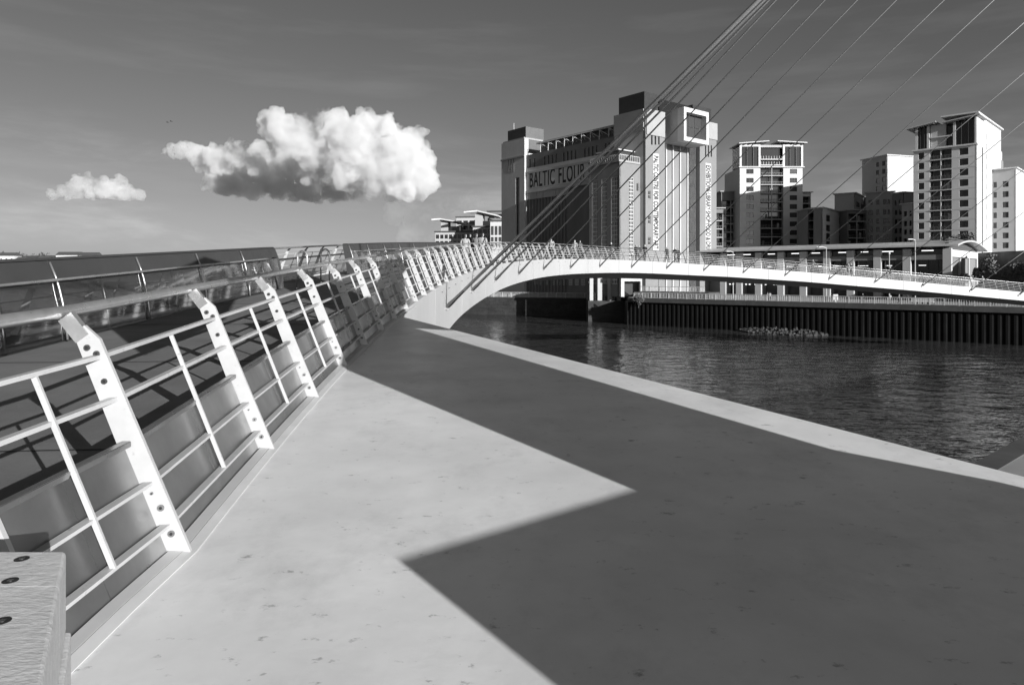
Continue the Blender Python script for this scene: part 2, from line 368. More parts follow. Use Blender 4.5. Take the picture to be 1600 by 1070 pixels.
# near quay seen in the lower right corner beyond the platform
m = MB(); e0 = ray_at(1540, QZ, 723); e1 = ray_at(1600, QZ, 690); ed = (e1-e0).normalized()
p0 = e0-ed*7; p1 = e0+ed*70
m.prism([(p0.x, p0.y), (p0.x-3, p0.y-40), (120, -60), (120, 30), (p1.x, p1.y)], -12, QZ)
solo('near_quay_ground', m, 'quay_paving', (30, 0, QZ), kind='structure')
m = MB(); nn_ = Vector((-ed.y, ed.x, 0)); m.box(e0+ed*20+V(0, 0, -.12)-nn_*.14, ed*30, nn_*.3, V(0, 0, .16)); 
solo('quay_kerb', m, 'capping_beam', (e0.x, e0.y, QZ), 'dark kerb edging the near quay, lower right beyond the white platform', 'kerb')

# ------------------------------------------------------------------ painted steel platform of the abutment
def build_platform():
    m = MB()
    inner = [Bp(s, .10) for s in [-12, -8, -4, -2, 0, 2, 4, 6, 8, 10, 12, 14.2]]
    poly = [(p.x, p.y) for p in inner]
    e0 = Vector((3.26, 4.35)); e1 = Vector((-2.42, 13.95)); d = (e1-e0).normalized()
    far = e1 + d*1.5; near = e0 - d*16
    outline = poly + [(far.x, far.y), (near.x, near.y), (near.x-5, near.y-9)]
    n = len(outline)
    top = [(x, y, plat_z(x, y)) for x, y in outline]; bot = [(x, y, -12) for x, y in outline]
    m.add(top+bot, [tuple(range(n-1, -1, -1))] + [(i, n+i, n+(i+1) % n, (i+1) % n) for i in range(n)])
    # make sure the top faces up
    r = thing('abutment_platform', (0, 3, -1.4), 'white painted steel abutment platform beside the bridge railing, half in shadow', 'platform')
    o = part('platform_plate', m, 'platform_paint', r)
    if o.data.polygons[0].normal.z < 0: o.data.flip_normals()
    # raised weld strip and kerb along the railing
    k = MB(); prev = None
    ss = [-6+.5*i for i in range(38)]
    for a, b in zip(ss[:-1], ss[1:]):
        P = [rail_pt(a, 0, .03), rail_pt(a, 0, -.03), rail_pt(b, 0, -.03), rail_pt(b, 0, .03)]
        for q in P: q.z = plat_z(q.x, q.y)
        k.hexa([q+V(0, 0, .002) for q in P] + [P[0]+V(0, 0, .022), P[1]+V(0, 0, .016), P[2]+V(0, 0, .016), P[3]+V(0, 0, .022)])
    part('kerb_strip', k, 'white_steel', r)
    k = MB()
    for a, b in zip(ss[:-1], ss[1:]):
        P = [rail_pt(a, 0, -.035), rail_pt(a, 0, -.09), rail_pt(b, 0, -.09), rail_pt(b, 0, -.035)]
        for q in P: q.z = plat_z(q.x, q.y)
        k.hexa([q+V(0, 0, .002) for q in P] + [P[0]+V(0, 0, .016), P[1]+V(0, 0, .006), P[2]+V(0, 0, .006), P[3]+V(0, 0, .016)])
    part('weld_bead', k, 'platform_weld', r)
build_platform()

# ------------------------------------------------------------------ deck, fascia, arch, cables
def fbot(s):
    T = [(8, -4.2), (12, -3.2), (16, -2.35), (20.6, -1.75), (26.5, -1.33), (31.9, -.95), (36.4, -.63), (45.7, -.13), (53.3, .1), (62.3, .22), (69.1, .17), (82.5, -.2), (94.5, -.8), (109.9, -1.95), (124.7, -3.27), (140, -4.7)]
    for (a, za), (b, zb) in zip(T[:-1], T[1:]):
        if s <= b:
            t = (s-a)/(b-a); return za+(zb-za)*t
    return T[-1][1]
def fb(s): return (fbot(s-2.5)+2*fbot(s)+fbot(s+2.5))/4
DW = 5.7
r_b = thing('footbridge', (0, 14, -11), 'white curved tied-arch footbridge with a dark deck crossing the river', 'bridge')
def build_deck():
    SS = [-12+1.0*i for i in range(148)]
    top = MB()
    for a, b in zip(SS[:-1], SS[1:]):
        P = [Bp(a, .13), Bp(b, .13), Bp(b, DW), Bp(a, DW)]
        top.hexa([p+V(0, 0, -.12) for p in P] + [p+V(0, 0, -.012) for p in P])
    part('deck', top, 'deck_coating', r_b)
    for s in [3.6*i-9 for i in range(12)]:
        j = MB(); a = Bp(s, .2, -.010); b = Bp(s, DW-.1, -.010); t = tang(s)*.012
        j.hexa([a-t, a+t, b+t, b-t, a-t+V(0, 0, .004), a+t+V(0, 0, .004), b+t+V(0, 0, .004), b-t+V(0, 0, .004)]); part('deck_joint', j, 'bolt_dark', r_b)
    hull = MB(); rings = []
    for s in [10+1.5*i for i in range(85)]:
        zb = fb(s); zt = zrail(s)-RH-.125
        p = lambda w, z: (Bp(s, w).x, Bp(s, w).y, z)
        rings.append([p(.16, zt), p(.30, zb+.03), p(2.6, zb-.5), p(4.2, zb-.4), p(DW+.1, zb+.5), p(DW+.16, zt)])
    n = 6
    hull.add([v for r in rings for v in r], [(i*n+k, i*n+(k+1) % n, (i+1)*n+(k+1) % n, (i+1)*n+k) for i in range(len(rings)-1) for k in range(n)])
    part('hull', hull, 'white_fascia', r_b)
    # fascia plates, one every four posts, with open joints
    s0 = 10.2
    while s0 < 136:
        s1 = s0+SP*4; a = s0+.02; f = MB(); rr = []; nseg = 6
        for i in range(nseg+1):
            s = a+(s1-.02-a)*i/nseg
            t = zrail(s)-RH+.0; b = fb(s)
            q = lambda w, z: (Bp(s, w).x, Bp(s, w).y, z)
            rr.append([q(-.03, t), q(-.02, b+.02), q(.10, b), q(.12, t)])
        f.add([v for r in rr for v in r], [(i*4+k, i*4+(k+1) % 4, (i+1)*4+(k+1) % 4, (i+1)*4+k) for i in range(nseg) for k in range(4)] + [(3, 2, 1, 0), tuple(nseg*4+k for k in range(4))])
        part('fascia_panel', f, 'white_fascia', r_b)
        s0 = s1
    o = MB()                                       # outer edge beam
    for a, b in zip(SS[:-1], SS[1:]):
        P = [Bp(a, DW+.02), Bp(b, DW+.02), Bp(b, DW+.14), Bp(a, DW+.14)]
        o.hexa([p+V(0, 0, -.5) for p in P] + [p+V(0, 0, .04) for p in P])
    part('edge_beam', o, 'white_steel', r_b)
build_deck()

def ns(n, m_, z): return Vector((.8*n+.6*m_, .6*n-.8*m_, z))
def build_arch():
    CAB = [(696, 479, 1184, 0), (734, 453, 1192, 0), (770, 437, 1199, 0), (806, 427, 1209.5, 0), (844, 420, 1244, 0), (885, 418, 1285, 0), (929, 416, 1334.6, 0), (977, 417, 1395, 0), (1030.6, 418.6, 1469.4, 0), (1088, 422, 1547.8, 0), (1150.6, 425.6, 1600, 31.6), (1216, 430, 1600, 110), (1284, 436, 1600, 186), (1354, 441, 1600, 260), (1427, 447, 1600, 327), (1501.7, 454.5, 1600, 389), (1578.7, 461.4, 1660, 407)]
    s0 = 19.24; A3 = []; T3 = []
    r_c = thing('arch', ns(4.6, 5.9, -1.6), 'white steel arch that carries the bridge cables, with unseen foot parts shaped for their shadow', 'arch')
    for k, (ax, ay, bx, by) in enumerate(CAB):
        s = s0+SP*4*k - (.1 if k < 8 else 0)
        p = Bp(s, -.03); p.z = (HY-ay)/FPX*p.y; A3.append((s, p))
        u = .02+1.1*(k+1)/19; u = min(u, .985); gg = 4*u*(1-u)
        cx, cy = 3+(72-3)*u, 0+(88-0)*u; Lc = math.hypot(69, 88); nx, ny = 88/Lc, -69/Lc
        Y = cy+ny*13*gg + 3.5*(1-u); Z = -1.5+40*gg
        sl_ = (by-ay)/(bx-ax); pyi = HY-FPX*Z/Y; pxi = ax+(pyi-ay)/sl_
        T3.append(Vector(((pxi-HX)/FPX*Y, Y, Z)))
    # the arch tube through the upper cable ends
    pts = [ns(5.9, 6.0, 3.0), ns(7.3, 5.6, 5.2)] + T3 + [V(78, 90, -2.5)]
    sm = []
    def cr(p0, p1, p2, p3, t): return .5*((2*p1)+(p2-p0)*t+(2*p0-5*p1+4*p2-p3)*t*t+(-p0+3*p1-3*p2+p3)*t**3)
    for i in range(len(pts)-1):
        for t in (0, .25, .5, .75):
            sm.append(cr(pts[max(i-1, 0)], pts[i], pts[i+1], pts[min(i+2, len(pts)-1)], t))
    a = MB(); a.tube(sm+[pts[-1]], [.55+.45*math.sin(math.pi*i/len(sm)) for i in range(len(sm)+1)], 10)
    part('arch_rib', a, 'white_steel', r_c, smooth=True)
    f = MB()
    f.extrude([ns(3.02, 5.5, -2.6), ns(4.98, 5.5, -2.6), ns(4.98, 5.5, .35), ns(4.74, 5.5, .68), ns(5.72, 5.5, 2.96), ns(5.9, 5.5, 3.35), ns(3.5, 5.5, 3.35), ns(3.24, 5.5, 1.94), ns(3.06, 5.5, .63)], ns(0, .9, 0))
    part('arch_foot', f, 'white_steel', r_c)
    f = MB(); f.extrude([ns(1.60, 6.41, -2.6), ns(3.6, 6.41, -2.6), ns(3.6, 6.41, .86), ns(1.50, 6.41, .81)], ns(0, 1.6, 0))  # unseen block, outline shaped to cast the zigzag shadow on the platform
    g_ = MB(); g_.extrude([ns(1.5, 5.5, 2.72), ns(2.6, 5.5, 3.30), ns(3.4, 5.5, 3.75), ns(5.4, 5.5, 5.6), ns(3.7, 5.5, 5.5), ns(1.5, 5.5, 3.9)], ns(0, .8, 0)); part('shadow_beam', g_, 'white_steel', r_c)  # unseen beam added to throw shade on the deck, clear of the posts
    part('shadow_block', f, 'white_steel', r_c)
    ordn = ['first', 'second', 'third', 'fourth', 'fifth', 'sixth', 'seventh', 'eighth', 'ninth', 'tenth', 'eleventh', 'twelfth', 'thirteenth', 'fourteenth', 'fifteenth', 'sixteenth', 'seventeenth']
    for k, ((s, p), q) in enumerate(zip(A3, T3)):
        r = thing('suspension_cable', p, 'steel suspension cable, %s from the left of those rising off the white bridge edge' % ordn[k], 'cable', 'cables fanning from the bridge up to the arch')
        d = (q-p).normalized(); o = p - left(s)*.05
        c = MB(); rad = .048 if k < 2 else .042
        c.tube([o+d*.45, q], rad, 6); part('cable', c, 'cable_steel', r, smooth=True)
        c = MB(); c.tube([o, o+d*.3, o+d*.5, o+d*1.1], [.075, .075, .06, .05], 8); part('socket', c, 'bolt_steel', r)
        c = MB(); t = tang(s)*.05; c.box(o+V(0, 0, -.01), t, left(s)*.07, V(0, 0, .09)); part('lug', c, 'cable_steel', r)
build_arch()

# ------------------------------------------------------------------ inner railing
def build_inner_rail():
    r = thing('steel_railing', Bp(0), 'white steel railing with leaning posts and steel panels beside the white platform', 'railing')
    bars_far = MB(); far_bolts = MB()
    n = len(PS)
    for i, s in enumerate(PS):
        L, T = left(s), tang(s); low = s > 10.5
        ax = (L*LEAN+UPZ).normalized(); bx = (UPZ*LEAN*-1 + L*1).normalized(); bx = (L-ax*L.dot(ax)).normalized()   # across the plate, towards the deck
        b0 = rail_pt(s, 0)
        if not low: b0.z = plat_z(b0.x, b0.y)+.002 if s > -3 else b0.z
        topc = rail_pt(s, 1.05)
        wb, wt = .070, .050
        base_l = b0+L*(wb); base_r = b0-L*(wb)
        P = [base_r, topc-bx*wt-ax*.03, topc-bx*wt*.2+ax*.055, topc+bx*wt+ax*.03, base_l]
        p = MB(); th = .012
        p.extrude([q-T*th for q in P], T*2*th)
        po = part('post', p, 'white_post', r)
        # bracket in stainless steel up to the handrail
        hr = rail_pt(s, 1.155, .06)
        br = MB(); aa = topc+ax*.00+bx*.018; 
        dd = (hr-aa).normalized(); nn_ = dd.cross(T).normalized()
        br.extrude([aa-nn_*.035-T*.02, hr-nn_*.035-T*.02-dd*.01, hr+nn_*.035-T*.02-dd*.01, aa+nn_*.035-T*.02], T*.04)
        part('bracket', br, 'stainless', po)
        if i < 12:
            for h, off, rr in ((1.005, .012, .015), (.965, -.012, .015), (.84, .0, .014), (.30, -.005, .007), (.225, -.016, .016), (.10, -.016, .016)):
                c0 = rail_pt(s, h)+bx*off*1.2-T*(th); bo = MB()
                rim = MB(); bo.tube([c0, c0-T*.007], rr, 10); bo.tube([c0-T*.0071, c0-T*.0085], rr*.5, 6, 1)
                part('bolt', bo, ['bolt_steel', 'bolt_dark'], po)
        elif i < 34:
            bo = MB()
            for h, off in ((1.0, .01), (.95, -.01), (.82, 0), (.1, 0), (-.2, 0)):
                c0 = rail_pt(s, h)+bx*off-T*th; bo.tube([c0, c0-T*.008], .02, 6)
            part('bolts', bo, 'bolt_steel', po)
        if i == n-1: break
        s1 = PS[i+1]; tr = .012
        def seg(mb, h, kind):
            a, b = rail_pt(s, h), rail_pt(s1, h)
            if kind == 'rod': mb.bar(a-L*.012, b-L*.012, .034, .020)
            elif kind == 'flat': mb.bar(a-L*.010, b-L*.010, .042, .016)
            else:
                t = (b-a).normalized()
                mb.bar(a+t*.03, b-t*.03, .036, .010); mb.bar(a+t*.03-L*.018-V(0, 0, .010), b-t*.03-L*.018-V(0, 0, .010), .006, .024)
        sm_ = (s+s1)/2
        panel = s < 12.5
        kinds = [('rod', .955), ('rod', .755), ('angle' if panel else 'rod', .555), ('flat' if panel else 'rod', .35), ('flat' if panel else 'rod', .145)]
        if i < 34:
            for kd, h in kinds:
                b = MB(); seg(b, h, kd); part('top_channel' if kd == 'angle' else 'rail_bar', b, 'dark_stainless' if kd == 'angle' else 'white_post', r)
            b = MB(); b.bar(rail_pt(sm_, .945)-left(sm_)*.030, rail_pt(sm_, .150)-left(sm_)*.030, .022, .014, tang(sm_)); part('mid_bar', b, 'white_post', r)
        else:
            for kd, h in kinds: seg(bars_far, h, kd)
            bars_far.bar(rail_pt(sm_, .955), rail_pt(sm_, .12), .02, .014, tang(sm_))
        if panel:
            for u0, u1 in ((.015, .497), (.503, .985)):
                a, b = s+(s1-s)*u0, s+(s1-s)*u1
                q = MB(); P = [rail_pt(a, .01, .03), rail_pt(b, .01, .03), rail_pt(b, .55, .03), rail_pt(a, .55, .03)]
                q.extrude(P, left(a)*.006); part('infill_panel', q, 'stainless_panel', r)
    part('rail_bars_far', bars_far, 'white_post', r, kind='stuff')
    h = MB(); ss = [-11.5+.4085*i for i in range(int(146/.4085))]
    h.tube([rail_pt(s, 1.165, .075) for s in ss], .030, 12); part('handrail', h, 'stainless', r, smooth=True)
build_inner_rail()

def build_outer_rail():
    r = thing('outer_railing', Bp(10, DW), 'far side bridge railing with white posts leaning inward behind the dark screens', 'railing')
    def pt(s, h, dw=0): return Bp(s, DW-.05-LEAN*h-dw, h)
    n = 0; bars = MB()
    SS = [-7+SP*i for i in range(80)]
    for s, s1 in zip(SS[:-1], SS[1:]):
        L, T = left(s), tang(s); a = pt(s, 0); b = pt(s, 1.05)
        p = MB(); p.extrude([a-L*.06-T*.012, b-L*.045-T*.012, b+L*.045-T*.012, a+L*.06-T*.012], T*.024); po = part('post', p, 'white_post', r)
        br = MB(); hr = pt(s, 1.16, .06); br.extrude([b-L*.03-T*.02, hr-L*.03-T*.02, hr+L*.03-T*.02, b+L*.03-T*.02], T*.04); part('bracket', br, 'bolt_steel', po)
        for k, h in enumerate((.955, .755, .555, .34, .12)):
            if 12 < s < 26:
                bb = MB(); bb.bar(pt(s, h), pt(s1, h), .03, .02); part('rail_bar', bb, 'white_post', r)
            else: bars.bar(pt(s, h), pt(s1, h), .03, .02)
        sm_ = (s+s1)/2; bars.bar(pt(sm_, .955), pt(sm_, .12), .022, .014, tang(sm_))
    part('rail_bars_far', bars, 'white_post', r, kind='stuff')
    h = MB(); h.tube([pt(-7+.5*i, 1.165, .075) for i in range(270)], .032, 10); part('handrail', h, 'stainless', r, smooth=True)
    h = MB(); h.tube([pt(-7+.5*i, .80, .10) for i in range(270)], .02, 8); part('lower_handrail', h, 'bolt_steel', r, smooth=True)
build_outer_rail()

def build_screen(name, label, s0, s1, panel_len):
    r = thing(name, Bp((s0+s1)/2, 4.5), label, 'screen', 'wind screens along the bridge deck')
    W0 = 4.42
    prof = [(W0, .02), (W0+.03, .35), (W0+.10, .72), (W0+.17, .95), (W0+.27, 1.2)]     # curves away from the walkway as it rises
    def pr(h):
        for (wa, ha), (wb, hb) in zip(prof[:-1], prof[1:]):
            if h <= hb: t = (h-ha)/(hb-ha); return wa+(wb-wa)*t
        return prof[-1][0]
    def P(s, h, d=0): return Bp(s, pr(h)+d, h)
    n = max(1, round((s1-s0)/panel_len)); L = (s1-s0)/n
    for i in range(n):
        a, b = s0+i*L, s0+(i+1)*L
        def sheet(h0, h1, d0, d1, matn, nm, inset=.012, nsub=3):
            mb = MB(); rows = []
            for k in range(nsub+1):
                s = a+inset+(b-a-2*inset)*k/nsub
                rows.append([P(s, h0, d0), P(s, h1, d0), P(s, h1, d1), P(s, h0, d1)])
            mb.add([v for q in rows for v in q], [(k*4+j, k*4+(j+1) % 4, (k+1)*4+(j+1) % 4, (k+1)*4+j) for k in range(nsub) for j in range(4)] + [(3, 2, 1, 0), tuple(nsub*4+j for j in range(4))])
            return part(nm, mb, matn, r)
        sheet(.93, 1.19, 0, .035, 'dark_panel', 'top_panel')
        sheet(.03, .40, 0, .02, 'screen_glass', 'lower_panel')
        sheet(.42, .90, .0, .02, 'screen_glass', 'middle_panel')
        rb = MB(); rb.tube([P(a, h, -.03) for h in (.03, .2, .4, .6, .8, .95, 1.17)], .016, 6); part('rib', rb, 'screen_rib', r, smooth=True)
        rb = MB(); sm = (a+b)/2; rb.tube([P(sm, h, .035) for h in (.03, .3, .6, .9)], .03, 6); part('back_rib', rb, 'bolt_steel', r, smooth=True)
    rl = MB(); m_ = int((s1-s0)/.5); rl.tube([P(s0+.2+(s1-s0-.9)*k/m_, .915, -.09) for k in range(m_+1)], .022, 8); part('mid_rail', rl, 'stainless', r, smooth=True)
    for e in (s0, s1):
        en = MB(); dsn = .03
        pp = [P(e, .02, -.02), P(e, .35, -.02), P(e, .72, -.02), P(e, .95, -.02), P(e, 1.2, -.02), P(e, 1.2, .22), P(e, .95, .28), P(e, .4, .3), P(e, .02, .3)]
        en.extrude(pp, tang(e)*dsn); part('end_plate', en, 'dark_panel', r)
    cp = MB(); cp_r = []
    for k in range(m_+1):
        s = s0+(s1-s0)*k/m_; cp_r.append([P(s, 1.2, -.01), P(s, 1.2, .2), P(s, 1.23, .2), P(s, 1.23, .01)])
    cp.add([v for q in cp_r for v in q], [(k*4+j, k*4+(j+1) % 4, (k+1)*4+(j+1) % 4, (k+1)*4+j) for k in range(m_) for j in range(4)])
    part('capping', cp, 'dark_panel', r)
    bk = MB(); bk_r = []
    for k in range(m_+1):
        s = s0+(s1-s0)*k/m_; bk_r.append([P(s, .95, .22), P(s, 1.2, .19), P(s, 1.2, .21), P(s, .95, .24)])
    bk.add([v for q in bk_r for v in q], [(k*4+j, k*4+(j+1) % 4, (k+1)*4+(j+1) % 4, (k+1)*4+j) for k in range(m_) for j in range(4)])
    part('back_sheet', bk, 'dark_panel', r)
build_screen('wind_screen', 'long dark metal wind screen on the deck nearest the camera, left edge', -5, 16.6, 2.35)
build_screen('wind_screen', 'second dark wind screen further along the deck beyond the two hoops', 23.8, 47, 2.3)
for s, w, which in ((16.9, 3.95, 'nearer steel hoop barrier standing between the two dark wind screens'), (19.2, 4.0, 'farther steel hoop barrier standing between the two dark wind screens')):
    r = thing('hoop_barrier', Bp(s, w), which, 'barrier', 'hoop barriers on the deck')
    L = left(s+0)*.9+tang(s)*.44; L.normalize()
    h = MB(); h.tube([Bp(s, w)-L*.19] + [Bp(s, w, .92)+L*(-.19*math.cos(a))+V(0, 0, .19*math.sin(a)) for a in [math.pi*k/12 for k in range(13)]] + [Bp(s, w)+L*.19], .026, 8)
    part('hoop', h, 'stainless', r, smooth=True)
    for d in (-1, 1):
        f = MB(); q = Bp(s, w)+L*.19*d; f.tube([q+V(0, 0, -.01), q+V(0, 0, .012)], .07, 10); part('foot_plate', f, 'bolt_steel', r)

# ------------------------------------------------------------------ timber bench end in the lower left corner
def build_timber():
    r = thing('timber_bench', (-1.6, 1.3, -1.42), 'weathered chunky timber bench end with countersunk bolts, lower left corner', 'bench')
    K = 1.28; zt, zb = -.62*K, -1.43
    c0 = Vector((-1.0, 1.53))*K; d = Vector((.29, -.5)).normalized()
    def e(y): t = (c0.y-y)/-d.y; return c0.x+d.x*t
    def board(y0, y1, z0, z1, nm, ch=.007, xl=-3.2, back=0.):
        # board running across, its right end cut along the slanting side, upper right edge chamfered
        b = MB(); y0 *= K; y1 *= K; x0, x1 = e(y0)-back, e(y1)-back
        b.add([(xl, y0, z0), (x0, y0, z0), (x1, y1, z0), (xl, y1, z0), (xl, y0, z1), (x0, y0, z1-ch*1.5), (x1, y1, z1-ch*1.5), (xl, y1, z1), (x0-ch*1.4, y0, z1), (x1-ch*1.4, y1, z1), (x0-ch*.35, y0, z1-ch*.5), (x1-ch*.35, y1, z1-ch*.5)],
              [(0, 3, 2, 1), (0, 1, 5, 10, 8, 4), (1, 2, 6, 5), (2, 3, 7, 9, 11, 6), (3, 0, 4, 7), (5, 6, 11, 10), (10, 11, 9, 8), (8, 9, 7, 4)])
        return part(nm, b, 'timber', r)
    board(1.3625, 1.53, zt-.22, zt, 'end_board'); board(.80, 1.3613, zt-.22, zt, 'top_board'); board(.25, .7985, zt-.22, zt, 'top_board')
    board(1.30, 1.518, zb, zt-.223, 'side_block', .004, back=-.016); board(.25, 1.298, zb, zt-.223, 'side_block', .004, back=-.018)
    for px, py in ((34, 873), (16, 907), (3, 970)):
        Y = -zt*FPX/(py-HY); x = (px-HX)/FPX*Y
        k = MB(); k.tube([(x, Y, zt-.003), (x, Y, zt+.0012)], .019, 18); part('bolt_hole_shade', k, 'bolt_dark', r)  # flat dark disc stands in for the shade inside the bolt hole
        k = MB(); k.tube([(x, Y, zt+.0013), (x, Y, zt+.0022)], .008, 12); part('bolt_head', k, 'bolt_steel', r)
build_timber()

# ------------------------------------------------------------------ facades
class Face:
    def __init__(s, O, U, Nn): s.O = V(O[0], O[1], 0); s.U = V(U[0], U[1], 0).normalized(); s.N = V(Nn[0], Nn[1], 0).normalized(); s.a = math.atan2(s.U.y, s.U.x)
    def p(s, u, z, n=0.): q = s.O+s.U*u+s.N*n; return V(q.x, q.y, z)
    def u(s, px):
        k = (px-HX)/FPX; return (k*s.O.y-s.O.x)/(s.U.x-k*s.U.y)
    def z(s, px, py): return (HY-py)/FPX*(s.O.y+s.U.y*s.u(px))
    def slab(s, mb, u0, u1, z0, z1, n0, n1, m=0):
        mb.hexa([s.p(u0, z0, n1), s.p(u1, z0, n1), s.p(u1, z0, n0), s.p(u0, z0, n0), s.p(u0, z1, n1), s.p(u1, z1, n1), s.p(u1, z1, n0), s.p(u0, z1, n0)], m)
def wall(face, u0, u1, z0, z1, holes=(), th=.4, mb=None, n=0.):
    mb = mb or MB()
    us = sorted({u0, u1} | {h[0] for h in holes} | {h[1] for h in holes}); zs = sorted({z0, z1} | {h[2] for h in holes} | {h[3] for h in holes})
    us = [u for u in us if u0-1e-6 <= u <= u1+1e-6]; zs = [z for z in zs if z0-1e-6 <= z <= z1+1e-6]
    for za, zb in zip(zs[:-1], zs[1:]):
        run = None
        for ua, ub in zip(us[:-1], us[1:]):
            hole = any(h[0]-1e-6 <= ua and ub <= h[1]+1e-6 and h[2]-1e-6 <= za and zb <= h[3]+1e-6 for h in holes)
            if hole:
                if run is not None: face.slab(mb, run, ua, za, zb, n-th, n); run = None
            elif run is None: run = ua
        if run is not None: face.slab(mb, run, us[-1], za, zb, n-th, n)
    return mb
WM = {}
def window_mesh(w, h, nx, nz, glass, frame, f=.07):
    k = (round(w, 2), round(h, 2), nx, nz, glass, frame, f)
    if k not in WM:
        b = MB(); b.abox(-w/2, -.02, 0, w/2, .02, h, 0)
        for i in range(nx+1): x = -w/2+w*i/nx; x = min(max(x, -w/2+f/2), w/2-f/2); b.abox(x-f/2, -.05, 0, x+f/2, .05, h, 1)
        for i in range(nz+1): z = h*i/nz; z = min(max(z, f/2), h-f/2); b.abox(-w/2, -.045, z-f/2, w/2, .045, z+f/2, 1)
        WM[k] = b.mesh('window', [glass, frame])
    return WM[k]
def window(face, parent, u0, u1, z0, z1, nx=2, nz=1, glass='glass_dark', frame='frame_dark', n=-.2, name='window', f=.07):
    return inst(name, window_mesh(u1-u0, z1-z0, nx, nz, glass, frame, f), parent, face.p((u0+u1)/2, z0, n), face.a)
def core_box(parent, corners, z0, z1, matn, name='core'):
    b = MB(); b.prism(corners, z0, z1); return part(name, b, matn, parent)

# ------------------------------------------------------------------ the flour mill
def text_mesh(body, size, parent, name, face, u, z, n, sx=1., vertical=False, bold=.0, matn='lettering_dark', flip=1, spacing=1.0):
    cu = bpy.data.curves.new(name, 'FONT'); cu.body = body; cu.size = size; cu.extrude = .03; cu.offset = bold; cu.align_x = 'LEFT'; cu.space_character = spacing
    ob = bpy.data.objects.new(name, cu); COL.objects.link(ob)
    dg = bpy.context.evaluated_depsgraph_get(); me = bpy.data.meshes.new_from_object(ob.evaluated_get(dg)); bpy.data.objects.remove(ob); me.materials.clear(); me.materials.append(MATS[matn])
    o = bpy.data.objects.new(name, me); COL.objects.link(o); o.parent = parent
    X = face.U*flip; Z = UPZ; Yn = face.N
    if vertical: M = Matrix((( -UPZ), X, Yn)).transposed()          # reads downwards
    else: M = Matrix((X, UPZ, Yn)).transposed()
    M = M.to_4x4() @ Matrix.Diagonal((sx, 1, 1, 1)); M.translation = face.p(u, z, n)-origin(parent); o.matrix_local = M
    return o
def build_mill():
    C0 = (32.2, 165.0); dU = Vector((-.62, .7846, 0)); dW = Vector((.7846, .62, 0))
    nN = -dW; nW = -dU                                  # outward normals of the river facade and of the lit end
    F = Face(C0, dU, nN)                              # u runs away to the left
    G = Face(C0, dW, nW)                              # u runs to the right along the lit end
    r = thing('mill_building', (C0[0], C0[1], QZ), 'huge brick flour mill with corner towers and a glazed lift shaft on its lit end', 'building')
    ue = F.u(786); we = G.u(1116)
    zb = QZ-.1
    H1 = F.z(822, 262)     # main parapet
    zT = G.z(1013, 172)    # near tower top
    u1 = F.u(822); u2 = F.u(963)
    # main body between towers
    top = F.z(900, 226)
    zsb = F.z(880, 290); zst = F.z(880, 258)
    strips = []
    uA, uB = F.u(866), u1
    nb = 9; du = (uB-uA)/nb
    z_lo, z_hi = zsb-1.6, zsb-1.6
    body = wall(F, u2, u1, zsb, top-5.6, th=1.0); part('sign_wall', body, 'brick_shaded', r)
    att = []
    for cpx in (828, 835, 851, 857, 863, 869, 881, 887, 893, 899, 914, 920, 926, 932, 946, 952):
        uu = F.u(cpx); att.append((uu-.35, uu+.35, top-4.2, top-1.4))
    a_ = wall(F, u2, u1, top-5.0, top, att, th=.9); part('attic_wall', a_, 'brick_dark', r)
    for h in att: window(F, r, *h, nx=1, nz=1, glass='glass_dark', name='slot_window')
    cb = MB(); F.slab(cb, u2, u1, top-5.6, top-5.0, -.9, .35); part('cornice', cb, 'brick_shaded', r)
    cb = MB(); F.slab(cb, u2, u1, zsb-.7, zsb, -.9, .30); part('cornice', cb, 'brick_shaded', r)
    # sign band and its letters
    sg = MB(); F.slab(sg, u2+.3, u1-.4, zsb+.5, zst+.9, .003, .12); sb = part('sign_band', sg, 'sign_band', r)
    text_mesh('BALTIC FLOUR MILLS', 6.3, r, 'sign_lettering', F, u1-1.6, zsb+.85, .13, sx=.50, bold=.09, flip=-1, spacing=1.12)
    # tall recessed bays, dentils above
    pil = []
    ub = u2
    for k in range(nb+4):
        u = u1-(k+.0)*du
        if u < u2+1: break
        b = MB(); F.slab(b, u-.16, u+.16, zb, zsb-.7, -.65, -.15); part('pilaster', b, 'brick_dark', r)
        for j in range(3):
            uu = u-du*(.22+.27*j); d_ = MB(); F.slab(d_, uu-.3, uu+.3, zsb-2.6, zsb-.7, -.5, -.05); part('dentil', d_, 'brick_shaded', r)
    bk = wall(F, u2, u1, zb, zsb, th=.5, n=-.6); part('bay_wall', bk, 'brick_dark', r)
    # ground floor windows seen under the bridge
    gw = MB()
    for k in range(13):
        u = u2+2+k*(u1-u2-4)/13
        wo_ = window(F, r, u, u+1.3, zb+2.4, zb+6.4, nx=3, nz=8, glass='glass_mid', frame='frame_pale', n=-.55, name='ground_window', f=.12)
    # left tower
    zl = F.z(800, 222)
    holes = [(F.u(814)+0, F.u(808), F.z(811, 400), F.z(811, 278))]
    hs = [(min(h[0], h[1]), max(h[0], h[1]), h[2], h[3]) for h in holes]
    t_ = wall(F, u1, ue, zb, zl, hs, th=.7, n=.6); part('tower_wall', t_, 'brick_shaded', r)
    sd = MB(); F.slab(sd, u1-.02, u1+.4, zb, zl-.02, -.9, .58); part('tower_return', sd, 'brick_shaded', r)
    for h in hs: window(F, r, *h, nx=1, nz=10, glass='glass_dark', n=.1, name='tall_window')
    for px in (797, 801, 805):
        uu = F.u(px); b = MB(); F.slab(b, uu-.18, uu+.18, F.z(px, 269), F.z(px, 249), .603, .66); part('flute', b, 'brick_dark', r)
    b = MB(); F.slab(b, u1-.2, ue+.1, zl-5.4, zl-4.9, .602, .9); part('string_course', b, 'parapet_stone', r)
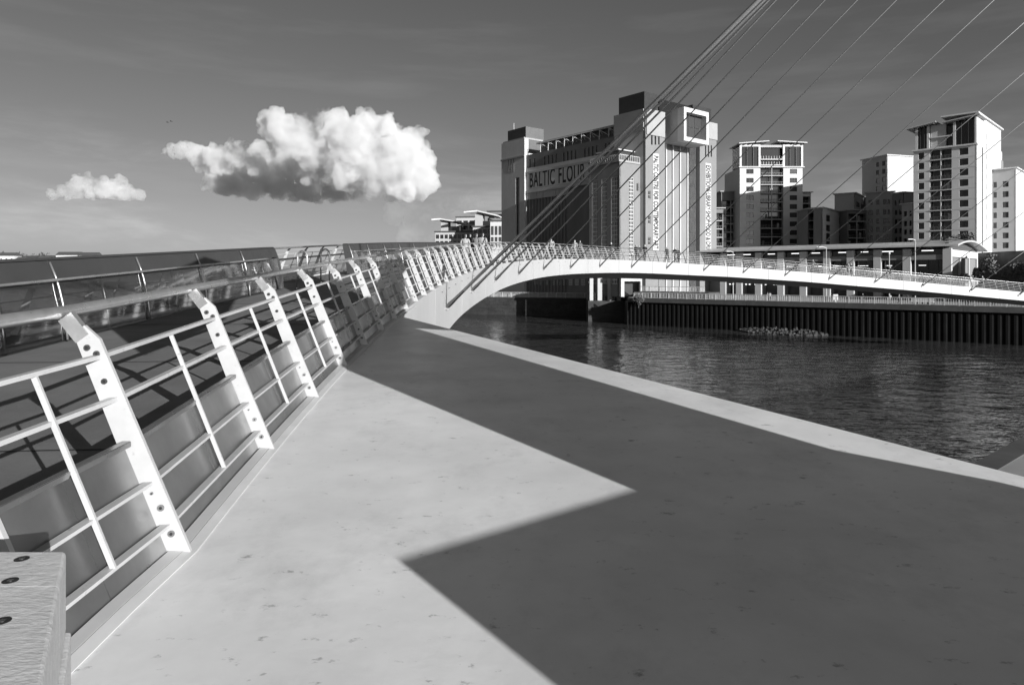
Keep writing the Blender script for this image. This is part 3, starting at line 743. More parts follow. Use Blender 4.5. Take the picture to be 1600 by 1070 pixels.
    b = MB(); F.slab(b, u1+.6, ue-.4, zl+.002, zl+.5, -7, .3); part('tower_cap', b, 'parapet_stone', r)
    b = MB(); F.slab(b, F.u(819), F.u(791), zl+.5, F.z(805, 201), -7.6, -.6, 0); pb = part('plant_room', b, 'dark_cladding', r)
    b = MB(); F.slab(b, F.u(819)-.05, F.u(819)-.003, zl-4, F.z(805, 201), -7.6, -.6); part('plant_room_side', b, 'grey_cladding', r)
    b = MB(); b.tube([F.p(F.u(795), F.z(805, 201), -2), F.p(F.u(795), F.z(805, 201)+2.4, -2)], .06, 5); part('mast', b, 'frame_pale', r)
    # core so nothing shows through
    ins = lambda u, w: (F.O+F.U*u+dW*w)
    c = [ins(.6, .8), ins(ue-.3, .8), ins(ue-.3, we-.6), ins(.6, we-.6)]
    core_box(r, [(q.x, q.y) for q in c], zb, top-.3, 'brick_dark')
    b = MB(); q = [ins(ue-.05, .0), ins(ue-.05, we)]; E2 = Face((q[0].x, q[0].y), dW, dU); E2.slab(b, 0, we, zb, zl-.03, -.3, 0); part('end_wall', b, 'brick_shaded', r)
    # rooftop trusses and glazed gallery between the towers
    gl = MB(); F.slab(gl, u2+.5, u1-4, top+.05, top+2.9, -6, -2.2); part('roof_gallery', gl, 'grey_cladding', r)
    ed = MB(); F.slab(ed, u2+.5, u1-3.6, top+2.91, top+3.25, -6.4, -.9); part('gallery_roof', ed, 'render_mid', r)
    for k in range(9):
        u = u1-6-k*(u1-u2-9)/8
        tb = MB(); tb.tube([F.p(u, top, -.4), F.p(u, top+2.7, -.5)], .13, 5); tb.tube([F.p(u, top+2.6, -.5), F.p(u, top+1.2, -2.1)], .10, 5); tb.tube([F.p(u, top+2.6, -.5), F.p(u-2.4, top+.9, -1.6)], .10, 5)
        part('roof_truss', tb, 'render_white', r)
    tb = MB(); tb.tube([F.p(u1-4, top+2.75, -.5), F.p(u2+1, top+2.75, -.5)], .14, 5); part('gallery_edge', tb, 'render_white', r)
    # near tower: river side and lit end
    wT = G.u(1035); zt2 = zT
    b = wall(F, 0, u2, zb, zt2, [], th=.8, n=.7); part('tower_wall', b, 'brick_shaded', r)
    slit = []
    for px in (1015, 1020.5, 1026): uu = G.u(px); slit.append((uu-.28, uu+.28, G.z(px, 227), G.z(px, 205)))
    wins = []
    for py0, py1 in ((311, 299), (350, 338), (383, 371)): uu = G.u(1011.5); wins.append((uu-.6, uu+.5, G.z(1011, py0), G.z(1011, py1)))
    b = wall(G, -.7, wT, zb, zt2, slit+wins, th=.8, n=.7); part('tower_wall', b, 'brick_sunlit', r)
    for h in slit: window(G, r, *h, nx=1, nz=1, glass='glass_dark', n=.2, name='slit_window')
    for h in wins: window(G, r, *h, nx=1, nz=2, glass='glass_mid', frame='render_white', n=.45)
    b = MB(); F.slab(b, -.2, u2, zt2-5.2, zt2-.02, .703, .95); part('tower_crown', b, 'parapet_stone', r)
    b = MB(); G.slab(b, -.5, wT-.1, zt2-6.2, zt2-.02, .703, .95); part('tower_crown', b, 'parapet_stone', r)
    bx_z = F.z(985, 145)
    b = MB(); P = [ins(u2-.3, .6), ins(.8, .6), ins(.8, wT-1.0), ins(u2-.3, wT-1.0)]; b.prism([(q.x, q.y) for q in P], zt2-.5, G.z(1016, 143)); part('plant_room', b, 'dark_cladding', r)
    b = MB(); F.slab(b, .2, u2, zb, zt2-.1, -wT+.4, -.11); part('tower_core', b, 'brick_dark', r)
    # glazed lift shaft
    w3 = G.u(1090); gt = G.z(1060, 215)
    b = MB(); G.slab(b, wT+.02, w3-.02, zb, gt+9, -1.4, -1.0); part('lift_glazing', b, 'glass_dark', r)
    for px in (1042.5, 1053, 1064.5, 1076):
        uu = G.u(px); b = MB(); G.slab(b, uu-.16, uu+.16, zb, gt, -.99, -.2); part('lift_fin', b, 'render_white', r)
    for k in range(11):
        zz = zb+4+k*3.1
        if zz > gt: break
        b = MB(); G.slab(b, wT+.05, w3-2.8, zz, zz+.18, -.995, -.8); part('lift_transom', b, 'grey_cladding', r)
    b = MB(); G.slab(b, G.u(1078), w3-.03, zb, gt, -.98, -.6); part('lift_side', b, 'dark_cladding', r)
    # viewing box
    x0, x1, z0, z1 = G.u(1035), G.u(1094), G.z(1069, 214), G.z(1068, 170)
    cx = 5.2; gq = G.p(0, 0, cx); Gf = Face((gq.x, gq.y), dW, nW); u0b, u1b = Gf.u(1068), Gf.u(1106.5)
    bx = MB(); z0, z1 = Gf.z(1068, 219.5), Gf.z(1068, 167)
    for (a, b_, c_, d_) in ((u0b, u1b, z0, z0+1.0), (u0b, u1b, z1-1.1, z1), (u0b, u0b+.9, z0+1.0, z1-1.1), (u1b-.9, u1b, z0+1.0, z1-1.1)):
        G.slab(bx, a, b_, c_, d_, 3.4, cx+.15)
    part('viewing_box_frame', bx, 'render_white', r)
    bx = MB(); G.slab(bx, u0b+.003, u1b-.003, z0+.003, z1-.003, -3, 3.39); part('viewing_box_body', bx, 'render_grey', r)
    for i in range(3):
        for j in range(2):
            ua = u0b+1+(u1b-u0b-2)*i/3; ub_ = u0b+1+(u1b-u0b-2)*(i+1)/3; za = z0+1.05+(z1-z0-2.2)*j/2; zc = z0+1.05+(z1-z0-2.2)*(j+1)/2
            pn = MB(); G.slab(pn, ua+.05, ub_-.05, za+.05, zc-.05, 3.75, 3.8); part('viewing_pane', pn, 'glass_mid', r)
    pn = MB(); G.slab(pn, u0b+.91, u1b-.91, z0+1.01, z1-1.11, 3.393, 3.42); part('viewing_interior', pn, 'render_grey', r)
    # right tower
    zr = G.z(1108, 192)
    slit = []
    for px in (1099, 1103.5, 1108): uu = G.u(px); slit.append((uu-.25, uu+.25, G.z(px, 246), G.z(px, 228)))
    b = wall(G, w3, we, zb, zr, slit, th=.8, n=.7); part('tower_wall', b, 'brick_sunlit', r)
    for h in slit: window(G, r, *h, nx=1, nz=1, glass='glass_dark', n=.2, name='slit_window')
    b = MB(); G.slab(b, w3+.05, we+.1, zr-4.5, zr-.1, .703, .95); part('tower_crown', b, 'parapet_stone', r)
    b = MB(); G.slab(b, w3-1.5, we-.8, zr-.3, G.z(1100, 167), -8, -.4); part('plant_room', b, 'dark_cladding', r)
    b = MB(); G.slab(b, w3+.05, we-.05, zb, zr-.35, -9, -.11); part('tower_core', b, 'brick_dark', r)
    # banners
    for (pa, pb_, y0, y1, body, sx, nm) in ((1016.5, 1025.5, 241, 392, 'BALTIC CENTRE FOR CONTEMPORARY ART', .62, 'banner'), (1098.5, 1107, 256, 402, 'EXHIBITIONS·LIBRARY·SHOP·FOOD & DRINK', .60, 'banner')):
        ua, ub_ = G.u(pa), G.u(pb_); za, zc = G.z((pa+pb_)/2, y1), G.z((pa+pb_)/2, y0)
        bn = MB(); G.slab(bn, ua, ub_, za, zc, .703, .80); bo = part(nm, bn, 'banner_white', r)
        size = (ub_-ua)*1.12
        tm = text_mesh(body, size, bo, 'banner_lettering', G, ua+(ub_-ua)*.10, zc-.5, .82, sx=1, vertical=True, bold=.085)
        xs = [v.co.x for v in tm.data.vertices]; k = (zc-za-1.0)/(max(xs)-min(xs))
        for v in tm.data.vertices: v.co.x *= k
    # lower projecting block on the river side
    w = 8.0; Q = F.O+F.U*(1.0)+nN*w
    A = Face((Q.x, Q.y), dU, nN); Bf = Face((Q.x, Q.y), dW, nW)
    al = A.u(921); zt3 = Bf.z(969, 253)
    hs = []
    for pa, pb_ in ((925, 933), (940, 948), (955, 964.5)):
        a, b_ = A.u(pb_), A.u(pa); hs.append((a, b_, zb+3, A.z(930, 281)))
    b = wall(A, 0, al, zb, zt3, hs, th=.6); part('block_wall', b, 'brick_dark', r)
    for h in hs: window(A, r, *h, nx=4, nz=24, glass='glass_dark', frame='frame_pale', n=-.2, name='strip_window', f=.15)
    hs = [(Bf.u(983), Bf.u(990.5), Bf.z(987, 425), Bf.z(987, 277)), (Bf.u(994.5), Bf.u(998.5), Bf.z(996, 299), Bf.z(996, 286))]
    b = wall(Bf, 0, w-.05, zb, zt3, hs, th=.6); part('block_wall', b, 'brick_sunlit', r)
    window(Bf, r, *hs[0], nx=3, nz=26, glass='glass_dark', frame='frame_pale', n=-.2, name='strip_window', f=.12)
    window(Bf, r, *hs[1], nx=1, nz=1, glass='glass_mid', frame='render_white', n=-.2)
    b = MB(); A.slab(b, .65, al, zb, zt3-.3, -w+.2, -.65); part('block_core', b, 'brick_dark', r)
    E3 = Face((Q.x+dU.x*al, Q.y+dU.y*al), dW, dU); b = MB(); E3.slab(b, 0, w, zb, zt3-.02, -.3, 0); part('block_wall', b, 'brick_shaded', r)
    b = MB(); A.slab(b, -.25, al+.2, zt3+.002, zt3+.5, -w+.9, .35); part('block_cornice', b, 'parapet_stone', r)
    b = MB(); A.slab(b, 2, al-1.5, zt3+.5, zt3+3.2, -w+1, -2); part('roof_pavilion', b, 'glass_mid', r)
    b = MB(); A.slab(b, 1.4, al-1, zt3+3.2, zt3+3.45, -w+.9, -1.2); part('pavilion_roof', b, 'render_white', r)
    b = MB()
    for k in range(16): uu = .2+(al-.4)*k/15; b.tube([A.p(uu, zt3+.5, -.1), A.p(uu, zt3+1.8, -.1)], .06, 4)
    for k in range(12): uu = w*.9*k/11; b.tube([Bf.p(uu, zt3+.5, -.1), Bf.p(uu, zt3+1.8, -.1)], .06, 4)
    b.tube([A.p(al, zt3+1.8, -.1), A.p(0, zt3+1.8, -.1), Bf.p(w-.9, zt3+1.8, -.1)], .06, 4)
    part('roof_balustrade', b, 'frame_pale', r)
build_mill()

# four stone piers and pale loading doorway at the quay left of the promenade
def build_piers():
    base = at(924, 464, 163); 
    r = thing('pier_portico', (base.x, base.y, OZ), 'row of four grey square piers under a dark lintel on the old quay', 'portico')
    z0, z1 = OZ-.05, (HY-431)/FPX*163
    for a, b in ((921.5, 927), (934, 941.5), (949.5, 956.5), (964.5, 970)):
        p0, p1 = at(a, 464, 163), at(b, 464, 163); m = MB(); m.abox(p0.x, 163, z0, p1.x, 164.2, z1); part('pier', m, 'render_mid', r)
    p0, p1 = at(920, 464, 163), at(971, 464, 163); m = MB(); m.abox(p0.x, 162.8, z1+.003, p1.x, 164.6, z1+1.4); part('lintel', m, 'brick_dark', r)
    m = MB(); m.abox(p0.x, 168, z0, p1.x, 168.4, z1+1.2); part('rear_wall', m, 'brick_dark', r)
    for px, py in ((930, 457), (944.5, 452), (960, 446)):
        q0 = at(px-.9, py, 165.5); q1 = at(px+.9, py, 165.5); m = MB(); m.abox(q0.x, 165.5, z0, q1.x, 165.9, q0.z); part('white_stanchion', m, 'render_white', r)
    m = MB(); p0, p1 = at(919, 470, 162), at(985, 470, 162); m.abox(p0.x, 161.9, -11.2, p1.x, 166, OZ-.06); part('plinth', m, 'dark_quay_wall', r)
    r = thing('loading_doorway', at(986, 462, 158)*1, 'white framed loading doorway box beside the four piers', 'doorway')
    Y = 158; z0 = QZ; f0, f1 = at(970.5, 0, Y).x, at(1003, 0, Y).x; zt = (HY-432)/FPX*Y; i0, i1 = at(975.5, 0, Y).x, at(1001, 0, Y).x; zi = (HY-439.5)/FPX*Y
    for nm, b in (('jamb', (f0, i0, z0, zt)), ('jamb', (i1, f1, z0, zt)), ('header', (i0, i1, zi, zt))):
        m = MB(); m.abox(b[0], Y, b[2], b[1], Y+2.5, b[3]-(.002 if nm == 'header' else 0)); part(nm, m, 'render_white', r)
    m = MB(); m.abox(i0, Y+2, z0, i1, Y+2.4, zi); part('shutter', m, 'dark_cladding', r)
    m = MB(); m.abox(f0-.2, Y-.3, zt+.003, f1+.2, Y+2.6, zt+.9); part('fascia_board', m, 'render_grey', r)
build_piers()

# ------------------------------------------------------------------ flats
def balconies(face, r, u0, u1, zs, hgt, depth=1.6, cols=2, rail='glass_mid', back='glass_dark', slabm='render_mid'):
    b = MB(); face.slab(b, u0, u1, zs[-1], zs[0]+hgt, -depth-.2, -depth); part('balcony_glazing', b, back, r)
    w = (u1-u0)/cols
    for z in zs:
        s_ = MB(); face.slab(s_, u0+.01, u1-.01, z-.13, z+.13, -depth+.01, .12); part('balcony_slab', s_, slabm, r)
        for c in range(cols):
            k = MB(); a, e = u0+c*w+.12, u0+(c+1)*w-.12
            face.slab(k, a, e, z+1.02, z+1.1, -.06, .02, 0)
            nb = 7
            for i in range(nb+1): uu = a+(e-a)*i/nb; face.slab(k, max(a, uu-.04), min(e, uu+.04), z+.13, z+1.02, -.04, 0, 0)
            part('balcony_railing', k, 'grey_cladding', r)
            if random.random() < .5:
                uu = random.uniform(a, e-.8); k = MB(); face.slab(k, uu, uu+.7, z+.14, z+1.9, -depth+.02, -depth+.08); part('balcony_door', k, random.choice(('render_mid', 'grey_cladding', 'render_dark')), r)
    for c in range(1, cols):
        k = MB(); uu = u0+c*w; face.slab(k, uu-.1, uu+.1, zs[-1], zs[0]+hgt, -.3, .03); part('balcony_divider', k, slabm, r)
def bands(face, r, u0, u1, zs, m='render_mid', n=.0):
    for z in zs:
        b = MB(); face.slab(b, u0, u1, z-.04, z+.04, .003, .05); part('string_course', b, m, r)
def canopy(face, r, ua, ub, za, zb, n0, n1, m='roof_pale', fins=6):
    b = MB(); t = .28
    b.hexa([face.p(ua, za, n1), face.p(ub, zb, n1), face.p(ub, zb, n0), face.p(ua, za, n0), face.p(ua, za+t, n1), face.p(ub, zb+t, n1), face.p(ub, zb+t, n0), face.p(ua, za+t, n0)])
    c = part('roof_canopy', b, m, r)
    for i in range(fins):
        k = (i+.5)/fins; u = ua+(ub-ua)*k; z = za+(zb-za)*k; f = MB(); face.slab(f, u-.1, u+.1, z-.35, z-.004, n1-1.3, n1-.05); part('canopy_fin', f, 'roof_dark', c)

def tower_one():
    Y = 238; O = at(1156, 0, Y); F = Face((O.x, Y), (1, 0), (0, -1)); W = F.u(1254)
    r = thing('apartment_tower', (O.x, Y, QZ), 'pale apartment tower with twin glazed top corners, left of the other towers', 'tower', 'riverside apartment towers')
    z0 = QZ; zp = F.z(1200, 262); ztop = F.z(1200, 226)
    a, b, c, d = F.u(1188), F.u(1224), F.u(1166), F.u(1177.5); e, f = F.u(1234), F.u(1245.5)
    rows = [F.z(1200, y) for y in (268, 282, 295.5, 309, 323, 336, 350, 363.5, 377, 390.5, 404)]
    hl = [(c, d, z-.85, z+.85) for z in rows]; hr = [(e, f, z-.85, z+.85) for z in rows]
    part('wall', wall(F, 0, a, z0, zp, hl), 'render_white', r); part('wall', wall(F, b, W, z0, zp, hr), 'render_white', r)
    for h in hl: window(F, r, *h)
    for h in hr: window(F, r, *h, nx=3, nz=2, glass='glass_mid', frame='frame_dark')
    zs = [z-1.5 for z in rows]
    balconies(F, r, a, b, zs, 2.9, slabm='render_grey')
    bands(F, r, 0, a, [z-1.45 for z in rows]); bands(F, r, b, W, [z-1.45 for z in rows])
    core_box(r, [(O.x+.45, Y+2.0), (O.x+W-.45, Y+2.0), (O.x+W-.45, Y+17), (O.x+.45, Y+17)], z0, zp-.05, 'render_dark')
    for x0, x1 in ((O.x, O.x+.4), (O.x+W-.4, O.x+W)):
        m = MB(); m.abox(x0, Y+.402, z0, x1, Y+17, zp); part('side_wall', m, 'render_white', r)
    for x0, x1 in ((O.x+a-.4, O.x+a), (O.x+b, O.x+b+.4)):
        m = MB(); m.abox(x0, Y+.403, z0, x1, Y+2.0, zp-.01); part('reveal_wall', m, 'render_mid', r)
    m = MB(); F.slab(m, -.5, W+.5, zp+.002, zp+.35, -1.2, .6); part('ledge', m, 'render_white', r)
    for ua, ub in ((F.u(1157.5), F.u(1187)), (F.u(1225), F.u(1253.5))):
        m = MB(); F.slab(m, ua, ub, zp+.36, ztop, -9, -.55); part('glazed_corner', m, 'glass_dark', r)
        for k in range(4):
            uu = ua+(ub-ua)*k/3; m = MB(); F.slab(m, uu-(.35 if k in (0, 3) else .06), uu+(.35 if k in (0, 3) else .06), zp+.36, ztop, -.54, -.1); part('mullion', m, 'render_white' if k in (0, 3) else 'frame_dark', r)
        m = MB(); F.slab(m, ua, ub, ztop-.7, ztop+.002, -.53, -.08); part('top_rail', m, 'render_white', r)
    for k, zz in enumerate((F.z(1200, 258), F.z(1200, 249))):
        m = MB(); F.slab(m, a, b, zz-.15, zz+.15, -1.4, -.1); part('balcony_slab', m, 'render_white', r)
        for q in range(9):
            uu = a+.3+(b-a-.6)*q/8; m = MB(); F.slab(m, uu-.04, uu+.04, zz+.16, zz+1.2, -.3, -.22); part('balcony_baluster', m, 'frame_pale', r)
    m = MB(); F.slab(m, a, b, zp+.36, ztop-.3, -3, -1.5); part('penthouse_glazing', m, 'glass_dark', r)
    m = MB(); F.slab(m, a, b, ztop-.9, ztop-.1, -3.2, -.4); part('penthouse_roof', m, 'render_grey', r)
    canopy(F, r, F.u(1153), F.u(1200), ztop+.1, ztop+.9, -9.5, 1.3); canopy(F, r, F.u(1213), F.u(1259), ztop+.9, ztop+.3, -9.5, 1.3)
tower_one()

def tower_three():
    Y = 180; O = at(1526, 0, Y); dl = Vector((-.70, .714, 0)).normalized(); dr = Vector((.714, .70, 0)).normalized()
    F = Face((O.x, Y), dl, -dr); G = Face((O.x, Y), dr, -dl)      # shaded front (u to the left), sunlit side (u to the right)
    r = thing('apartment_tower', (O.x, Y, QZ), 'tallest apartment tower at right with a bright blank side and balconied front', 'tower', 'riverside apartment towers')
    W = F.u(1427.5); D = G.u(1564); z0 = QZ; zp = F.z(1500, 229); zt = F.z(1515, 186)
    a, b = F.u(1487), F.u(1453); c, d = F.u(1513), F.u(1499); e, f = F.u(1444), F.u(1435)
    rows = [F.z(1506, y) for y in (236.7, 253, 269, 285.6, 302, 317.8, 334, 350, 366, 382, 398)]
    hr = [(c, d, z-.9, z+.9) for z in rows]; hl = [(e, f, z-.9, z+.9) for z in rows]
    part('wall', wall(F, 0, a, z0, zp, hr), 'render_white', r); part('wall', wall(F, b, W, z0, zp, hl), 'render_white', r)
    for h in hr: window(F, r, *h)
    for h in hl: window(F, r, *h)
    balconies(F, r, a, b, [z-1.5 for z in rows], 2.9, slabm='render_mid')
    bands(F, r, .05, a, [z-1.5 for z in rows]); bands(F, r, b, W, [z-1.5 for z in rows])
    P = lambda u, w: (lambda q: (q.x, q.y))(F.O+F.U*u+dr*w)
    core_box(r, [P(.45, 2.1), P(W-.45, 2.1), P(W-.45, D+6), P(.45, D+6)], z0, zp-.1, 'render_dark')
    for u0_, u1_ in ((a-.4, a), (b, b+.4)):
        m = MB(); F.slab(m, u0_, u1_, z0, zp-.01, -2.1, -.402); part('reveal_wall', m, 'render_mid', r)
    hs = []
    ss = G.u(1541)
    for z in [F.z(1506, y)-.4 for y in (205, 221, 236.7, 253, 269, 285.6, 302, 317.8, 334, 350, 366)]:
        hs.append((ss-.35, ss+.35, z-.8, z+.8))
    part('side_wall', wall(G, .0, D, z0, zt+1.2, hs, th=.4), 'render_white', r)
    for h in hs: window(G, r, *h, nx=1, nz=1)
    m = MB(); uu = G.u(1534.5); G.slab(m, uu-.14, uu+.14, z0, zp, .003, .18); part('downpipe', m, 'roof_dark', r)
    m = MB(); G.slab(m, D, D+5, z0, zt-4.5, -4, -.6); part('stair_block', m, 'render_white', r)
    m = MB(); G.slab(m, D-1, D+1.2, zt-8, zt+1.5, -5, -1.2); part('lift_overrun', m, 'render_white', r)
    m = MB(); F.slab(m, -.3, W+.3, zp+.002, zp+.4, -1.0, .5); part('ledge', m, 'render_white', r)
    for (pa, pb_, dz) in ((1524, 1491, 0), (1450, 1432, -.3)):
        ua, ub = F.u(pa), F.u(pb_)
        m = MB(); F.slab(m, ua, ub, zp+.41, zt+dz, -6, -.5); part('glazed_corner', m, 'glass_dark', r)
        for k in range(4):
            q = ua+(ub-ua)*k/3; w_ = .3 if k in (0, 3) else .06; m = MB(); F.slab(m, q-w_, q+w_, zp+.41, zt+dz, -.49, -.1); part('mullion', m, 'render_white' if w_ > .1 else 'frame_dark', r)
    m = MB(); F.slab(m, b, a, zp+.41, zt-.5, -4, -1.6); part('penthouse_glazing', m, 'glass_dark', r)
    m = MB(); F.slab(m, b, F.u(1477), zp+.41, zt-.3, -3, -.6); part('penthouse_wall', m, 'render_mid', r)
    for zz in (zp+.4, zp+3.3):
        m = MB(); F.slab(m, a, b, zz-.15, zz+.15, -1.5, -.05); part('balcony_slab', m, 'render_white', r)
    canopy(F, r, -1.0, F.u(1474), zt+.6, zt-.3, -8, 1.4, 'render_grey'); canopy(F, r, F.u(1464), W+1.5, zt+.2, zt-.8, -8, 1.4, 'render_grey')
    m = MB(); G.slab(m, -1.2, D+.4, zt+1.21, zt+1.6, -8, .6); part('roof_slab', m, 'render_white', r)
tower_three()

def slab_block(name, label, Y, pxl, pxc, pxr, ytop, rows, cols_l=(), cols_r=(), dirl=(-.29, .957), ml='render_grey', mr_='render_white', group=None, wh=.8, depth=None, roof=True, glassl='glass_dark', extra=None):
    """block with one corner towards the camera: left face from pxl to pxc, right face from pxc to pxr"""
    O = at(pxc, 0, Y); dl = V(dirl[0], dirl[1], 0).normalized(); dr = V(dl.y, -dl.x, 0)
    F = Face((O.x, Y), dl, -dr); G = Face((O.x, Y), dr, -dl)
    r = thing(name, (O.x, Y, QZ), label, 'building', group)
    W = F.u(pxl); D = depth or G.u(pxr); zt = (HY-ytop)/FPX*Y; z0 = QZ
    zr = [(HY-y)/FPX*Y for y in rows]
    hl = [(F.u(b), F.u(a), z-wh, z+wh) for a, b in cols_l for z in zr]; hr = [(G.u(a), G.u(b), z-wh, z+wh) for a, b in cols_r for z in zr]
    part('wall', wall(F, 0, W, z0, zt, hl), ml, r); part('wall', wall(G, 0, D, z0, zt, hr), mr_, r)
    for h in hl: window(F, r, *h, nx=1, nz=1, glass=glassl)
    for h in hr: window(G, r, *h, nx=1, nz=2)
    P = lambda u, w: (lambda q: (q.x, q.y))(F.O+F.U*u+dr*w)
    core_box(r, [P(.42, .42), P(W, .42), P(W, D), P(.42, D)], z0, zt-.05, 'render_dark')
    if roof:
        m = MB(); q = [P(-.5, -.5), P(W+.5, -.5), P(W+.5, D+.5), P(-.5, D+.5)]; m.prism(q, zt+.002, zt+.32); part('roof_slab', m, 'render_white', r)
    return r, F, G, W, D, zt
rows2 = (254.5, 267, 280, 293, 306, 319, 332, 345, 358, 371, 384)
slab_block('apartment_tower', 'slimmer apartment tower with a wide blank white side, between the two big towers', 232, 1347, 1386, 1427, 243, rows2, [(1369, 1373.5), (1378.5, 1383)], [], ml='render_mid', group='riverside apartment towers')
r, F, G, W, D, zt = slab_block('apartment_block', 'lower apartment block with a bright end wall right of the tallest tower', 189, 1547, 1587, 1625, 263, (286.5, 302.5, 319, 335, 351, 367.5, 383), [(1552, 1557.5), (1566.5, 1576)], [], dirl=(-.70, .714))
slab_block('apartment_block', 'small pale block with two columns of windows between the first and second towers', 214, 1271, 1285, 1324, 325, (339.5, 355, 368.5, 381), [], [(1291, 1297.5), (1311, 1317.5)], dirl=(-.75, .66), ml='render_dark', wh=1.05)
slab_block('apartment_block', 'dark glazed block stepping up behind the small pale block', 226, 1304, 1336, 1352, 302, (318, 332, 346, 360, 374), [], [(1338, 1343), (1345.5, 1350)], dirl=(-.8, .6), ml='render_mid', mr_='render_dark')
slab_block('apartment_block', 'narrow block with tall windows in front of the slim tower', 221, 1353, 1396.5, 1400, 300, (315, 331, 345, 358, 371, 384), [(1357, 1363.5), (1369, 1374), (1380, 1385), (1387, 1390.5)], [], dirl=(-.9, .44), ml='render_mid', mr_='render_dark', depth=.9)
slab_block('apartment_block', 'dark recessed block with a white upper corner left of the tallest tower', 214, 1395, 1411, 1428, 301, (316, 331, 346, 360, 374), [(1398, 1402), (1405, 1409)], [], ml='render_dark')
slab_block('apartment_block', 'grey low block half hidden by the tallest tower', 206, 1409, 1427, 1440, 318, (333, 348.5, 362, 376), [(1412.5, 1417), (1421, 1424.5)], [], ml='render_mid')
def wing(label, Y, pa, pb, ytop, rows, cols, m='render_dark', blade=None):
    O = at(pa, 0, Y); F = Face((O.x, Y), (1, 0), (0, -1)); W = F.u(pb); zt = (HY-ytop)/FPX*Y
    r = thing('balcony_wing', (O.x, Y, QZ), label, 'building')
    zs = [(HY-y)/FPX*Y for y in rows]
    balconies(F, r, .3, W-.3, zs, 2.6, cols=cols, slabm='render_mid')
    for u0, u1 in ((0, .29), (W-.29, W)):
        m_ = MB(); F.slab(m_, u0, u1, QZ, zt, -8, .1); part('side_wall', m_, m, r)
    m_ = MB(); F.slab(m_, .3, W-.3, QZ, zt-.4, -8, -1.82); part('core', m_, 'render_dark', r)
    m_ = MB(); F.slab(m_, .29, W-.29, zs[0]+2.5, zt-.01, -8, .05); part('upper_wall', m_, m, r)
    m_ = MB(); F.slab(m_, -.6, W+.6, zt+.002, zt+.3, -8.5, .8); part('roof_slab', m_, 'render_grey', r)
wing('dark balconied wing against the left side of the pale tower', 244, 1127, 1157, 300, (324, 337, 350, 363, 377, 390), 2)
wing('lower dark balconied wing beside the right edge of the mill', 222, 1108, 1130, 326, (345, 358, 371, 385), 1)
wing('dark balconied wing against the right side of the pale tower', 245, 1253, 1267, 301, (318, 331, 345, 358, 371, 385), 1, m='render_mid')
wing('low dark balconied wing between the pale tower and the small pale block', 220, 1262, 1286, 327, (345, 358.5, 372, 385), 2)
wing('dark balconied link between the small pale block and the glazed block', 222, 1324, 1354, 329, (346, 359, 372, 385), 2)

